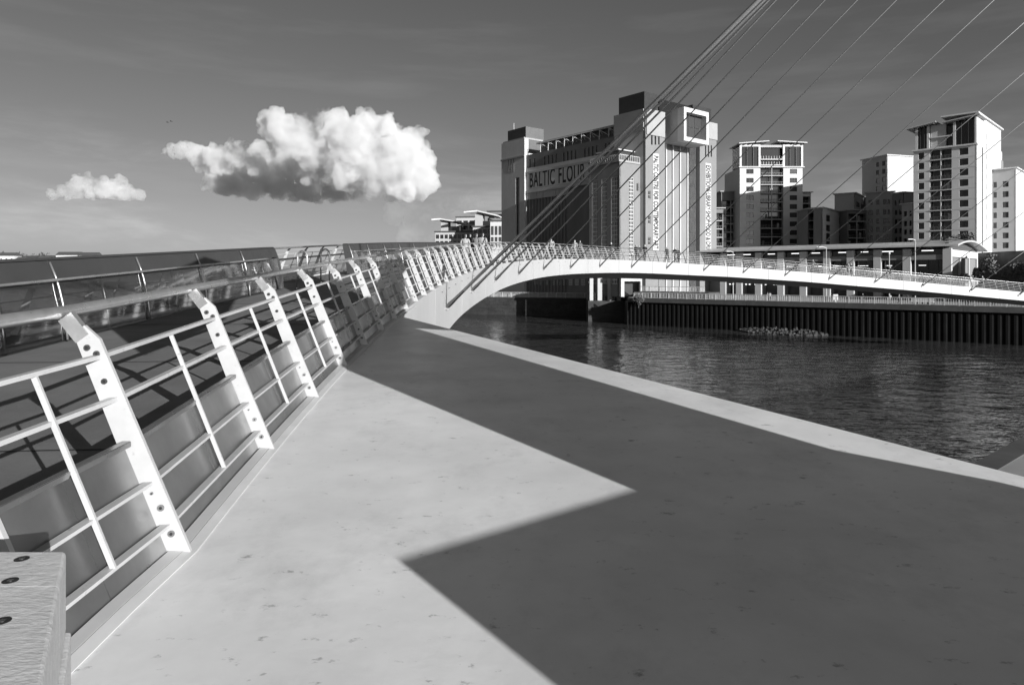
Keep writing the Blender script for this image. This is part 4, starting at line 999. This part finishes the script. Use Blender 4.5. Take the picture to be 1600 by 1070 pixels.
# long low building with a curved metal roof behind the promenade
def build_long_hall():
    Y = 140; O = at(1482, 0, Y); F0 = at(1117, 0, 176)
    dl = V(F0.x-O.x, F0.y-O.y, 0); Lh = dl.length+14; dl.normalize(); dr = V(dl.y, -dl.x, 0)
    F = Face((O.x, Y), dl, -dr); G = Face((O.x, Y), dr, -dl)
    r = thing('long_hall', (O.x, Y, QZ), 'long low hall with a thin curved metal roof behind the promenade', 'building')
    ze = F.z(1482, 381); D = G.u(1526)
    mid = QZ+4.2
    cols = [F.u(p) for p in (1480, 1417, 1371, 1329, 1292, 1255, 1220, 1185, 1155, 1130)]
    for u in cols:
        m = MB(); F.slab(m, u-.75, u+.75, QZ, ze-.9, -.9, .25); part('column', m, 'render_mid', r)
    for u, v in zip(cols[:-1], cols[1:]):
        m = MB(); F.slab(m, u+.76, v-.76, ze-3.2, ze-2.2, -.6, .05); part('spandrel', m, 'render_dark', r)
        m = MB(); F.slab(m, u+.76, v-.76, mid, mid+.8, -.6, .02); part('spandrel', m, 'render_dark', r)
        m = MB(); F.slab(m, u+.77, v-.77, ze-2.2, ze-1.0, -.9, -.8); part('clerestory', m, 'glass_dark', r)
        m = MB(); F.slab(m, u+.77, v-.77, mid+.8, ze-3.2, -1.6, -1.5); part('glazing', m, 'glass_dark', r)
        m = MB(); F.slab(m, u+.77, v-.77, QZ, mid, -2.6, -2.5); part('shopfront', m, 'dark_cladding', r)
        for k in range(1, 4):
            uu = u+(v-u)*k/4; m = MB(); F.slab(m, uu-.05, uu+.05, mid+.8, ze-3.2, -1.49, -1.35); part('mullion', m, 'frame_dark', r)
        if random.random() < .8:
            uu = u+(v-u)*random.uniform(.2, .5); m = MB(); F.slab(m, uu, uu+random.uniform(1.5, 2.6), ze-1.35, ze-1.2, -.79, -.7); part('strip_light', m, 'lamp_glow', r)
            uu = u+(v-u)*random.uniform(.3, .6); m = MB(); F.slab(m, uu, uu+random.uniform(1.2, 2.2), ze-4.4, ze-4.3, -1.49, -1.4); part('strip_light', m, 'lamp_glow', r)
        for q in range(3):
            uu = u+(v-u)*random.uniform(.1, .85); m = MB(); F.slab(m, uu, uu+.35, mid-1.6, mid-1.4, -2.4, -2.2); part('shop_light', m, 'lamp_glow', r)
    m = MB(); F.slab(m, .2, Lh, QZ, ze-1.0, -D+.5, -2.7); part('core', m, 'render_dark', r)
    # roof: curved in section, running along the length
    rf = MB(); ring = []
    nseg = 12
    for k in range(nseg+1):
        t = k/nseg; n = 1.6-(D+3.2)*t; z = ze-.55+math.sin(math.pi*(.12+.83*t))*2.0-.72
        ring.append((n, z))
    for (n0, z0), (n1, z1) in zip(ring[:-1], ring[1:]):
        rf.hexa([F.p(-2.0, z0, n0), F.p(Lh, z0, n0), F.p(Lh, z1, n1), F.p(-2.0, z1, n1), F.p(-2.0, z0+.35, n0), F.p(Lh, z0+.35, n0), F.p(Lh, z1+.35, n1), F.p(-2.0, z1+.35, n1)])
    part('curved_roof', rf, 'roof_pale', r)
    # glazed end wall with white frames
    zc = ze-2.6
    pc = [0, D*.36, D*.68, D-.3]
    for u in pc: 
        m = MB(); G.slab(m, u, u+.55, QZ, zc, -.4, .15); part('end_pier', m, 'render_white', r)
    m = MB(); G.slab(m, -.05, D+.3, zc+.002, zc+1.5, -.5, .2); part('end_beam', m, 'render_white', r)
    m = MB(); G.slab(m, 0, D+.2, zc+1.51, ze+.3, -.6, -.05); part('end_louvres', m, 'roof_dark', r)
    for k in range(5):
        m = MB(); G.slab(m, .05, D+.1, zc+1.7+k*.5, zc+1.85+k*.5, -.04, .06); part('louvre_blade', m, 'grey_cladding', r)
    for u0, u1 in zip(pc[:-1], pc[1:]):
        window(G, r, u0+.56, u1-.01, QZ+1.1, zc, nx=2, nz=3, glass='glass_mid', frame='frame_dark', n=-.3)
build_long_hall()
# dark retaining wall, grass bank
m = MB(); a = at(1528, 0, 150); b = at(1640, 0, 128); d_ = (b-a).normalized(); n_ = V(d_.y, -d_.x, 0)
zt = (HY-394)/FPX*145
m.hexa([V(a.x, a.y, QZ), V(b.x+20*d_.x, b.y+20*d_.y, QZ), V(b.x+20*d_.x, b.y+20*d_.y, QZ)-n_*.6, V(a.x, a.y, QZ)-n_*.6, V(a.x, a.y, zt), V(b.x+20*d_.x, b.y+20*d_.y, zt), V(b.x+20*d_.x, b.y+20*d_.y, zt)-n_*.6, V(a.x, a.y, zt)-n_*.6])
solo('retaining_wall', m, 'dark_cladding', (a.x, a.y, QZ), 'tall dark timber-clad wall right of the long hall', 'wall')
m = MB(); pts = [at(1500, 0, 132), at(1640, 0, 112), at(1640, 0, 127), at(1530, 0, 147)]
m.add([(p.x, p.y, z) for p, z in zip(pts, (QZ, QZ, -1.6, -1.6))] + [(p.x, p.y, QZ-.3) for p in pts], [(0, 1, 2, 3), (0, 4, 5, 1), (1, 5, 6, 2), (2, 6, 7, 3), (3, 7, 4, 0)])
solo('grass_bank', m, 'hill_grass', (pts[0].x, pts[0].y, QZ), kind='structure')

# wing-roofed offices left of the mill
def build_offices():
    def blk(label, Y, pa, pb, ytop, rows, nwin, wingpx=None, m='render_mid', lit=False):
        O = at(pa, 0, Y); F = Face((O.x, Y), (1, -.15), (-.15, -1)); W = F.u(pb); zt = (HY-ytop)/FPX*Y
        r = thing('office_building', (O.x, Y, QZ), label, 'building', 'offices left of the mill')
        hs = []
        for y in rows:
            z = (HY-y)/FPX*Y
            for k in range(nwin):
                u0 = W*(k+.12)/nwin; u1 = W*(k+.88)/nwin; hs.append((u0, u1, z-.9, z+.9))
        part('wall', wall(F, 0, W, QZ, zt, hs), m, r)
        for h in hs: window(F, r, *h, nx=2, nz=2, glass='glass_mid' if lit else 'glass_dark', frame='frame_dark')
        b = MB(); F.slab(b, .02, W-.02, QZ, zt-.05, -16, -.42); part('core', b, 'render_dark', r)
        b = MB(); F.slab(b, -.4, W+.4, zt+.002, zt+.5, -16.4, .6); part('roof_slab', b, 'roof_dark', r)
        if wingpx:
            x0, y0, x1, y1, x2, y2 = wingpx          # left tip, peak, right end
            A = [F.p(F.u(x0), (HY-y0)/FPX*Y, 3), F.p(F.u(x1), (HY-y1)/FPX*Y, 1), F.p(F.u(x2), (HY-y2)/FPX*Y, 1), F.p(F.u(x2), (HY-y2)/FPX*Y, -12), F.p(F.u(x1), (HY-y1)/FPX*Y, -14)]
            w_ = MB(); lo = [A[0], A[1], A[2], A[3], A[4]]
            w_.extrude(lo, V(0, 0, .55)); part('wing_roof', w_, 'render_white', r)
            q = MB(); uu = F.u((x0+x1)/2+5); F.slab(q, uu, uu+3.2, zt, (HY-(y1+2))/FPX*Y, -6, -1); part('stair_tower', q, 'render_grey', r)
            q = MB(); F.slab(q, uu+3.2, F.u(x2)-1, zt+.5, zt+2.6, -9, -1.5); part('upper_glazing', q, 'glass_dark', r)
    blk('office building with a wing shaped roof furthest left of the mill', 300, 680, 742, 363, (370, 380, 391), 9, (677, 345, 689, 343.5, 720, 349))
    blk('taller office building with a wing shaped roof beside the mill', 285, 739, 769, 355, (362, 372, 383, 393), 4, (727, 333.5, 746, 331, 779, 339))
    blk('pale banded office block partly hidden by the left edge of the mill', 270, 766, 790, 346, (357, 364, 374, 384), 4, None, 'render_white', True)
    blk('grey set-back office block rising between the two wing roofs', 318, 713, 742, 340, (348, 356), 3, None, 'render_mid')
    blk('dark roofed office block just left of the mill tower', 300, 762, 786, 331, (338,), 2, None, 'render_dark')
build_offices()

# ------------------------------------------------------------------ vegetation
def leaf_cloud(mb, c, rad, n, size, squash=(1, 1, 1), m=0):
    for _ in range(n):
        while True:
            d = V(random.uniform(-1, 1), random.uniform(-1, 1), random.uniform(-1, 1))
            if .15 < d.length < 1: break
        p = V(c)+V(d.x*rad*squash[0], d.y*rad*squash[1], d.z*rad*squash[2])
        a = V(random.gauss(0, 1), random.gauss(0, 1), random.gauss(0, 1)).normalized(); b = a.orthogonal().normalized(); s_ = size*random.uniform(.6, 1.3)
        c2 = a.cross(b)
        mb.add([p-b*s_, p+c2*s_*.6, p+b*s_, p-c2*s_*.6], [(0, 1, 2, 3)], m)
def plant(name, label, cat, base, h, crown, leafm='leaf', leaf=.25, n=60, blobs=7, trunk=True, group=None, squash=1.):
    r = thing(name, base, label, cat, group)
    t = MB(); base = V(base)
    t.tube([base, base+V(.05*h, 0, h*.4), base+V(-.03*h, .02*h, h*.8)], [.05*h**.7, .035*h**.7, .012*h], 6)
    L_ = MB()
    for k in range(blobs):
        a = random.uniform(0, 6.28); rr = random.uniform(.1, .75)*crown; c = base+V(math.cos(a)*rr, math.sin(a)*rr, h*random.uniform(.45, .95)*squash)
        t.tube([base+V(0, 0, h*.35*squash), (base+V(0, 0, h*.45*squash)+c)/2, c], [.022*h**.7, .015*h**.7, .006*h], 5)
        leaf_cloud(L_, c, crown*random.uniform(.35, .6), n, leaf)
    part('trunk' if trunk else 'stems', t, 'bark', r); part('crown', L_, leafm, r)
    return r
b0 = ray_at(1003, -5.6, 466); bb_ = qA+qdir*3.0+qn*.8
plant('shrub', 'pale straggly shrub growing out of the top of the sheet pile wall', 'shrub', (bb_.x, bb_.y, -7.2), 2.6, 1.7, 'leaf_pale', .16, 70, 8, False)
for px, py, Y, h, cr, lab, lm in ((1509, 441, 128, 1.5, 1.2, 'dark round bush at the foot of the glazed end of the long hall', 'leaf'), (1527, 439, 128, 2.2, 1.4, 'bushy shrub between the glazed hall end and the grass bank', 'leaf_pale'), (1545, 437, 126, 4.6, 2.0, 'pale sparse shrub in front of the dark retaining wall', 'leaf_pale'),
                              (1508, 400, 158, 6.2, 2.2, 'small tree at the foot of the tallest tower', 'leaf'), (1483, 400, 166, 5, 2.2, 'little tree left of the tallest tower base, above the curved roof', 'leaf'), (1588, 442, 124, 3.6, 2.6, 'low bush at the right end of the grass bank', 'leaf')):
    q = at(px, py, Y); plant('shrub' if h < 6 else 'small_tree', lab, 'shrub' if h < 6 else 'tree', (q.x, q.y, max(q.z-.2, QZ)), h, cr, lm, .22, 80, 9, h >= 6)
# rubble heap at the waterline
rb = MB()
for k in range(620):
    t = random.random(); px = 1156+t*136; w_ = math.sin(math.pi*t)**.6; kx = (px-HX)/FPX; o_ = qA+qn*.6; tt = (kx*o_.y-o_.x)/(qdir.x-kx*qdir.y)
    a_ = random.random(); q = o_+qdir*tt+qn*(a_*4.5*w_); hh = (1-a_)*1.5*w_*random.random()
    s_ = random.uniform(.10, .34); rot = Matrix.Rotation(random.random()*6, 3, V(random.random(), random.random(), random.random()).normalized())
    pts = [rot @ V(a*random.uniform(.5, 1), b*random.uniform(.5, 1), c*random.uniform(.4, .9))*s_ for a in (-1, 1) for b in (-1, 1) for c in (-1, 1)]
    pts = [p+V(q.x, q.y, -11.02+hh*.8) for p in pts]
    rb.add(pts, [(0, 1, 3, 2), (4, 6, 7, 5), (0, 4, 5, 1), (2, 3, 7, 6), (0, 2, 6, 4), (1, 5, 7, 3)])
q = ray_at(1225, -11, 518)
solo('rubble', rb, 'rock', (q.x, q.y, -11), 'heap of broken stones at the foot of the sheet pile wall', 'rubble', kind='stuff')

# hills, trees and houses on the far left horizon
hm = MB(); prevp = None
xs = [-1500+30*i for i in range(75)]
for k, xx in enumerate(xs):
    z = (24*max(.2, min(1, (-470-xx)/160+.4)))+3*mnoise.noise((xx*.006, 2.2, 0))+2.5*mnoise.noise((xx*.02, 5.1, 0)); Yc = 760
    hm.v += [(xx, Yc-140, -6), (xx, Yc, z*.8), (xx, Yc+120, z), (xx, Yc+600, -6)]
for k in range(len(xs)-1):
    for j in range(3): hm.f.append((k*4+j, (k+1)*4+j, (k+1)*4+j+1, k*4+j+1)); hm.mi.append(0)
solo('hills', hm, 'hill_grass', (-400, 760, -6), kind='structure')
wt = MB()
for k in range(520):
    xx = random.uniform(-800, -330); Yc = random.uniform(640, 880); zz = (2+20*min(1, (Yc-620)/240))*max(.25, min(1, (-470-xx)/160+.4))
    leaf_cloud(wt, (xx, Yc, zz+random.uniform(1, 5)), random.uniform(2.5, 5), 26, 1.1)
solo('far_wood', wt, 'leaf', (-500, 740, 8), 'mass of dark trees on the far left hillside', 'wood', kind='stuff')
for k, (px, py, w_, h_, lab) in enumerate(((10, 404, 14, 7, 'house among trees at the far left edge of the horizon'), (26, 408, 9, 4, 'small pale house left of the far white terrace'), (68, 407, 12, 4, 'low pale house in the middle of the far left hillside'), (105, 402, 20, 6, 'white terrace of houses on the far left horizon'), (136, 401, 16, 4, 'long pale shed at the right end of the far left horizon'))):
    q = at(px, py+2, 600); r = thing('far_house', (q.x, q.y, q.z-8), lab, 'house', 'houses on the far left horizon')
    b = MB(); b.abox(q.x-w_/2, 600, q.z-8, q.x+w_/2, 609, q.z+h_*.5); part('wall', b, 'render_white', r)
    b = MB(); x0, x1, z_ = q.x-w_/2-.4, q.x+w_/2+.4, q.z+h_*.5+.003
    b.add([(x0, 599.5, z_), (x1, 599.5, z_), (x1, 609.5, z_), (x0, 609.5, z_), (x0, 604.5, z_+3), (x1, 604.5, z_+3)], [(0, 1, 5, 4), (2, 3, 4, 5), (0, 4, 3), (1, 2, 5), (3, 2, 1, 0)]); part('roof', b, 'roof_dark', r)
    for j in range(3):
        xx = q.x-w_/2+w_*(j+.5)/3; b = MB(); b.abox(xx-.6, 599.9, q.z-.5, xx+.6, 599.97, q.z+1.2); part('window', b, 'glass_dark', r)

# ------------------------------------------------------------------ lamp posts on the far promenade
def lamp(label, px, pyb, pyt, Y, arm=0, cat='lamp'):
    b = at(px, pyb, Y); t = at(px, pyt, Y); r = thing('lamp_post', (b.x, b.y, QZ), label, 'lamp', 'lamp posts on the far quay')
    m = MB(); m.tube([V(b.x, b.y, QZ), V(b.x, b.y, QZ+1.2), V(b.x, b.y, t.z)], [.13, .11, .08], 8); part('pole', m, 'render_grey', r)
    if arm:
        m = MB(); m.tube([V(b.x, b.y, t.z-.15), V(b.x+arm*.6, b.y, t.z+.05), V(b.x+arm, b.y, t.z)], .07, 6); part('arm', m, 'frame_pale', r)
        m = MB(); m.abox(b.x+arm-.5, b.y-.2, t.z-.08, b.x+arm+.3, b.y+.2, t.z+.1); part('lantern', m, 'render_white', r)
    else:
        m = MB(); m.tube([V(b.x, b.y, t.z), V(b.x, b.y, t.z+.4)], [.2, .12], 8); part('lantern', m, 'render_white', r)
lamp('tall pale lamp post on the promenade below the middle of the bridge', 1291, 472, 386, 130, -1.4)
lamp('tall thin lamp post in front of the long hall, right of centre', 1430, 474, 374, 128, -.9)
lamp('short lamp post in front of the long hall near the mill', 1145.5, 470, 393, 150, -1.0)
lamp('slim post showing above the bridge rail before the long hall', 1389.5, 472, 397, 126, 0)

# lifebuoy box and small fittings on the promenade
q = qA+qdir*((at(1305, 0, 1).x*0)+38); 
for px, lab in ((1305, 'grey life ring cabinet hanging on the promenade railing'),):
    Y = 128.5; p = at(px, 463, Y); r = thing('life_ring_cabinet', (p.x, p.y, QZ), lab, 'cabinet')
    m = MB(); m.abox(p.x-.45, Y-.2, QZ+.35, p.x+.45, Y+.15, QZ+1.4); part('cabinet', m, 'render_mid', r)
    m = MB(); m.abox(p.x-.05, Y-.1, QZ-.05, p.x+.05, Y+.1, QZ+.349); part('stand', m, 'frame_pale', r)
    m = MB(); m.abox(p.x-.25, Y-.5, QZ-1.1, p.x+.2, Y-.3, QZ-.1); part('notice_plate', m, 'render_white', r)

# ------------------------------------------------------------------ people
def person_mesh(key, pose, top, bottom, headm='hair'):
    J = {'pel': (0, 0, .95), 'che': (0, .02, 1.28), 'nec': (0, .02, 1.47), 'hd1': (0, 0, 1.57), 'hd2': (0, -.01, 1.70)}
    st = pose.get('stride', 0); arm = pose.get('arm', 0)
    for sd, sg in (('l', 1), ('r', -1)):
        k = st*sg
        J['hip'+sd] = (.09*sg, 0, .92); J['kne'+sd] = (.10*sg, -.25*k-.03, .50); J['ank'+sd] = (.10*sg, -.42*k+(.12 if k < 0 else 0), .09+(.06 if k < 0 else 0)); J['toe'+sd] = (.11*sg, -.42*k-.14+(.1 if k < 0 else 0), .035)
        J['sho'+sd] = (.18*sg, .02, 1.42); J['elb'+sd] = (.24*sg, .20*k+.02, 1.16); J['wri'+sd] = (.22*sg, .30*k*.6-.10-arm*.25, .96+arm*.28); J['han'+sd] = (.21*sg, .30*k*.6-.14-arm*.3, .88+arm*.3)
    rad = {'pel': .15, 'che': .16, 'nec': .06, 'hd1': .085, 'hd2': .095, 'hip': .10, 'kne': .065, 'ank': .045, 'toe': .04, 'sho': .075, 'elb': .05, 'wri': .036, 'han': .045}
    E = [('pel', 'che'), ('che', 'nec'), ('nec', 'hd1'), ('hd1', 'hd2')]
    for sd in 'lr': E += [('pel', 'hip'+sd), ('hip'+sd, 'kne'+sd), ('kne'+sd, 'ank'+sd), ('ank'+sd, 'toe'+sd), ('che', 'sho'+sd), ('sho'+sd, 'elb'+sd), ('elb'+sd, 'wri'+sd), ('wri'+sd, 'han'+sd)]
    names = list(J); me = bpy.data.meshes.new('p'); me.from_pydata([J[n] for n in names], [(names.index(a), names.index(b)) for a, b in E], [])
    ob = bpy.data.objects.new('p', me); COL.objects.link(ob); ob.modifiers.new('s', 'SKIN'); sub = ob.modifiers.new('u', 'SUBSURF'); sub.levels = 1
    for i, n in enumerate(names):
        rr = rad[n if n in rad else n[:3]]; sv = me.skin_vertices[0].data[i]; sv.radius = (rr, rr*.8 if n in ('pel', 'che') else rr); sv.use_root = (n == 'pel')
    dg = bpy.context.evaluated_depsgraph_get(); out = bpy.data.meshes.new_from_object(ob.evaluated_get(dg)); bpy.data.objects.remove(ob)
    out.materials.clear()
    for q in (top, bottom, 'skin', 'hair', 'cloth_dark'): out.materials.append(MATS[q])
    for p in out.polygons:
        c = p.center; p.use_smooth = True
        if c.z > 1.49: p.material_index = 3 if (c.z > 1.70 or c.y > .035) else 2
        elif abs(c.x) > .17 and c.z < .98+pose.get('arm', 0)*.3 and c.z > .7: p.material_index = 2
        elif c.z > .92: p.material_index = 0
        elif c.z > .10: p.material_index = 1
        else: p.material_index = 4
    return out
PM = [person_mesh(0, {'stride': .5}, 'cloth_pale', 'cloth_dark'), person_mesh(1, {'stride': .15, 'arm': .6}, 'cloth_dark', 'cloth_dark'), person_mesh(2, {'stride': -.45}, 'cloth_mid', 'cloth_dark'),
      person_mesh(3, {'stride': .05, 'arm': .2}, 'cloth_pale', 'cloth_mid'), person_mesh(4, {'stride': .95, 'arm': .7}, 'cloth_mid', 'cloth_dark'), person_mesh(5, {'stride': .3}, 'cloth_dark', 'cloth_mid')]
def bridge_s(px, w):
    lo, hi = 5., 138.
    for _ in range(40):
        md = (lo+hi)/2; p = Bp(md, w)
        if HX+FPX*p.x/p.y < px: lo = md
        else: hi = md
    return lo
def person(loc, rz, k, label, group, sc=1.):
    o = bpy.data.objects.new('person', PM[k]); COL.objects.link(o); o.location = loc; o.rotation_euler = (0, 0, rz); o.scale = (sc, sc, sc); tag(o, label, 'person', group)
GB = 'people crossing the bridge'
for px, w, k, dr_, lab in ((727, 1.3, 3, 0, 'person in pale top walking on the bridge, furthest left of the walkers'), (734, 2.0, 1, 0, 'person in dark coat just right of the pale walker at the left end'), (744, 1.5, 2, 0, 'person in grey, left one of the pair before the offices'), (754, 1.2, 3, 0, 'person in pale jacket, right one of the pair before the offices'),
                        (861, 1.5, 0, 1, 'lone person in pale top on the bridge before the dark mill wall'), (898, 1.2, 3, 1, 'left person of the pale pair near the top of the bridge'), (906, 1.4, 2, 0, 'right person of the pair near the top of the bridge'), (955, 1.6, 5, 1, 'lone person in dark clothes on the bridge below the strip windows'),
                        (994, 1.2, 1, 0, 'left person of the dark trio by the lit corner of the mill'), (999, 1.7, 5, 1, 'middle person of the dark trio by the lit corner of the mill'), (1007.5, 1.3, 1, 1, 'right person of the dark trio by the lit corner of the mill'), (1042.5, 1.4, 2, 0, 'person on the bridge in front of the glazed lift shaft, standing apart'),
                        (1054.5, 1.3, 5, 1, 'left person of the dark pair in front of the lift shaft'), (1060, 1.5, 1, 0, 'right person of the dark pair in front of the lift shaft'), (1270, 1.2, 4, 0, 'runner in mid stride on the descending part of the bridge'), (1325, 1.4, 3, 0, 'pale person right of the runner on the bridge'),
                        (1330, 1.6, 1, 1, 'dark person right of the runner on the bridge'), (1391, 1.5, 5, 0, 'dark person on the bridge where the rail turns solid white'), (1535, 1.3, 3, 1, 'pale person at the far right of the bridge')):
    s = bridge_s(px, w); p = Bp(s, w, -.012); th = heading(s); person(p, -th+(math.pi if dr_ == 0 else 0), k, lab, GB, random.uniform(.96, 1.04))
GQ = 'people on the far promenade'
for px, k, lab in ((1199.5, 3, 'left one of the couple in white on the far promenade'), (1203, 0, 'right one of the couple in white on the far promenade'), (1348, 1, 'dark person on the promenade before a concrete column'), (1391, 3, 'pale person on the promenade left of the benches'), (1405, 2, 'grey person on the promenade beside the benches'), (1418, 5, 'person among the benches on the promenade'), (1509, 2, 'left one of two walkers under the right part of the bridge'), (1513, 1, 'right one of two walkers under the right part of the bridge'), (1544, 3, 'left person of the pair at the right end of the promenade'), (1552, 1, 'right person of the pair at the right end of the promenade')):
    kx = (px-HX)/FPX; o = qA-qn*1.6; t = (kx*o.y-o.x)/(qdir.x-kx*qdir.y); p = o+qdir*t
    person((p.x, p.y, QZ-.02), random.uniform(0, 6.28), k, lab, GQ)
# benches on the promenade
for k, px in enumerate((1428, 1437, 1446, 1455)):
    kx = (px-HX)/FPX; o = qA-qn*3.2; t = (kx*o.y-o.x)/(qdir.x-kx*qdir.y); p = o+qdir*t; p.z = QZ-.06
    r = thing('bench', p, '%s of the pale benches on the promenade behind the railing, from the left' % ('first', 'second', 'third', 'last')[k], 'bench', 'pale benches on the promenade')
    m = MB(); m.box(p+V(0, 0, .46), qdir*.42, qn*.3, V(0, 0, .05)); part('seat', m, 'render_white', r)
    m = MB(); m.box(p+V(0, 0, .8)-qn*.3, qdir*.42, qn*.04, V(0, 0, .29)); part('backrest', m, 'render_grey', r)
    for d in (-1, 1):
        m = MB(); m.box(p+V(0, 0, .205)+qdir*.35*d, qdir*.05, qn*.26, V(0, 0, .205)); part('leg', m, 'frame_dark', r)

# two birds
for px, py, lab in ((262, 191.5, 'lower left bird flying left of the big cloud'), (267.5, 190, 'upper right bird flying left of the big cloud')):
    c = at(px, py, 160); r = thing('bird', c, lab, 'bird', 'birds in the sky')
    b = MB(); b.tube([c+V(-.28, 0, 0), c+V(-.12, 0, .02), c+V(.08, 0, .02), c+V(.2, 0, .03), c+V(.27, 0, .02)], [.01, .07, .075, .05, .01], 7); part('body', b, 'bird', r, smooth=True)
    for d in (-1, 1):
        w_ = MB(); w_.extrude([c+V(-.08, .05*d, .02), c+V(-.12, .4*d, .13), c+V(-.02, .72*d, .05), c+V(.04, .4*d, .13), c+V(.09, .05*d, .03)], V(0, 0, .012)); part('wing', w_, 'bird', r)
    b = MB(); b.extrude([c+V(-.26, -.02, 0), c+V(-.42, -.08, 0), c+V(-.42, .08, 0), c+V(-.26, .02, 0)], V(0, 0, .012)); part('tail', b, 'bird', r)

# ------------------------------------------------------------------ clouds: closed bodies of dense vapour, far beyond the town
def vapour(name, dens, lo, hi, size, step):
    m = bpy.data.materials.new(name); m.use_nodes = True; t = m.node_tree; t.nodes.clear(); MATS[name] = m
    v = N(t, 'ShaderNodeVolumePrincipled'); v.inputs['Color'].default_value = (.95, .95, .95, 1); v.inputs['Anisotropy'].default_value = 0.0
    o = N(t, 'ShaderNodeOutputMaterial'); t.links.new(v.outputs[0], o.inputs['Volume'])
    geo = N(t, 'ShaderNodeNewGeometry'); n = N(t, 'ShaderNodeTexNoise'); n.inputs['Scale'].default_value = 1/size; n.inputs['Detail'].default_value = 7; n.inputs['Roughness'].default_value = .66
    r = N(t, 'ShaderNodeMapRange'); r.inputs[1].default_value = lo; r.inputs[2].default_value = hi; r.inputs[3].default_value = 0; r.inputs[4].default_value = dens
    t.links.new(geo.outputs['Position'], n.inputs['Vector']); t.links.new(n.outputs[0], r.inputs[0]); t.links.new(r.outputs[0], v.inputs['Density'])
    m.cycles.volume_step_rate = step
vapour('cloud_dense', .034, .39, .60, 150, .10); vapour('cloud_thin', .004, .49, .74, 300, .3); vapour('cloud_wisp', .012, .50, .70, 110, .2)
import bmesh
_b = bmesh.new(); bmesh.ops.create_icosphere(_b, subdivisions=2, radius=1); _b.verts.ensure_lookup_table()
ICO = ([tuple(v.co) for v in _b.verts], [tuple(v.index for v in f.verts) for f in _b.faces]); _b.free()
def cloud_mesh(name, blobs, Y0, voxel, amp, grow=1., buds=12, base_py=None, flat=.35):
    rnd = random.Random(11); VV = []; FF = []
    def ball(c, rad):
        o = len(VV)
        for q in ICO[0]: VV.append((c.x+q[0]*rad*1.05, c.y+q[1]*rad, c.z+q[2]*rad*.92))
        for f in ICO[1]: FF.append((f[0]+o, f[1]+o, f[2]+o))
    for px, py, r_, dy in blobs:
        Y = Y0+dy; c = at(px, py, Y); rad = r_*Y/FPX*grow; ball(c, rad*.93)
        for k in range(buds):
            d = Vector((rnd.gauss(0, 1), rnd.gauss(-.3, 1), rnd.gauss(.35, .9))).normalized(); q = rnd.uniform(.18, .45)
            c2 = c+d*rad*.92; ball(c2, rad*q)
            if q > .3:
                for j in range(4):
                    e = (d*.6+Vector((rnd.gauss(0, 1), rnd.gauss(0, 1), rnd.gauss(.2, 1))).normalized()).normalized(); ball(c2+e*rad*q*.9, rad*q*rnd.uniform(.25, .5))
    me = bpy.data.meshes.new(name); me.from_pydata(VV, [], FF)
    ob = bpy.data.objects.new(name, me); COL.objects.link(ob); rm = ob.modifiers.new('r', 'REMESH'); rm.mode = 'VOXEL'; rm.voxel_size = voxel
    dg = bpy.context.evaluated_depsgraph_get(); out = bpy.data.meshes.new_from_object(ob.evaluated_get(dg)); bpy.data.objects.remove(ob)
    zb = None if base_py is None else (HY-base_py)/FPX*Y0
    co = [v.co.copy() for v in out.vertices]; no = [v.normal.copy() for v in out.vertices]
    for v, c, n in zip(out.vertices, co, no):
        d = 0; a = amp; f = 1/(amp*3.4)
        for k in range(5):
            d += a*mnoise.noise(c*f+Vector((k*7.3, 1.7, 3.1)))*1.2; a *= .6; f *= 2.1
        p = c+n*d
        if zb is not None and p.z < zb*(p.y/Y0): z0 = zb*(p.y/Y0); p.z = z0+(p.z-z0)*flat
        v.co = p
    out.polygons.foreach_set('use_smooth', [True]*len(out.polygons)); return out
def cloud(label, blobs, Y0, voxel, amp, dense='cloud_dense', **kw):
    base = at(blobs[0][0], blobs[0][1], Y0); r = thing('cloud', base, label, 'cloud', 'clouds over the river')
    def put(nm, me, m):
        me.materials.clear(); me.materials.append(MATS[m])
        for v in me.vertices: v.co -= base
        o = bpy.data.objects.new(nm, me); COL.objects.link(o); o.parent = r
    put('cloud_body', cloud_mesh('cloud_body', blobs, Y0, voxel, amp, **kw), dense)
cloud('big bright cumulus cloud with a dark base left of the mill',
      [(560, 238, 50, 0), (612, 255, 50, 0), (640, 275, 38, 0), (527, 200, 28, 0), (590, 210, 28, 30), (500, 232, 38, 0), (445, 206, 26, 0), (416, 192, 14, 0), (474, 208, 20, 0), (655, 245, 22, 30), (664, 286, 20, 0), (600, 286, 28, 0), (545, 268, 32, 0), (495, 258, 20, 60),
       (300, 242, 15, 250), (272, 238, 9, 250), (342, 248, 19, 220), (372, 246, 18, 200), (322, 258, 13, 250), (396, 258, 17, 260), (256, 240, 6, 250), (286, 240, 11, 250), (360, 228, 8, 230),
       (338, 288, 15, 620), (365, 290, 20, 620), (400, 288, 24, 600), (440, 288, 26, 560), (482, 292, 24, 520), (524, 298, 18, 480), (556, 304, 11, 440), (410, 255, 22, 480), (450, 250, 22, 440)], 3000, 8, 26, grow=1.16, base_py=314, flat=.6)
cloud('small bright cumulus cloud low on the left',
      [(130, 287, 11, 0), (150, 296, 12, 0), (118, 299, 10, 0), (174, 299, 11, 0), (197, 304, 9, 0), (100, 302, 8, 0), (216, 308, 6, 0), (80, 305, 6, 0), (186, 288, 8, 60)], 3600, 9, 20, grow=1.5, base_py=312, flat=.6)
cloud('faint grey cloud bank low behind the offices',
      [(620, 330, 12, 0), (650, 326, 14, 0), (690, 330, 14, 0), (730, 326, 15, 0), (660, 352, 12, 0), (700, 352, 14, 0), (740, 350, 14, 0), (640, 372, 10, 0), (675, 374, 11, 0), (765, 330, 15, 0), (775, 356, 14, 0)], 4200, 14, 70, 'cloud_thin', buds=4, grow=1.9)
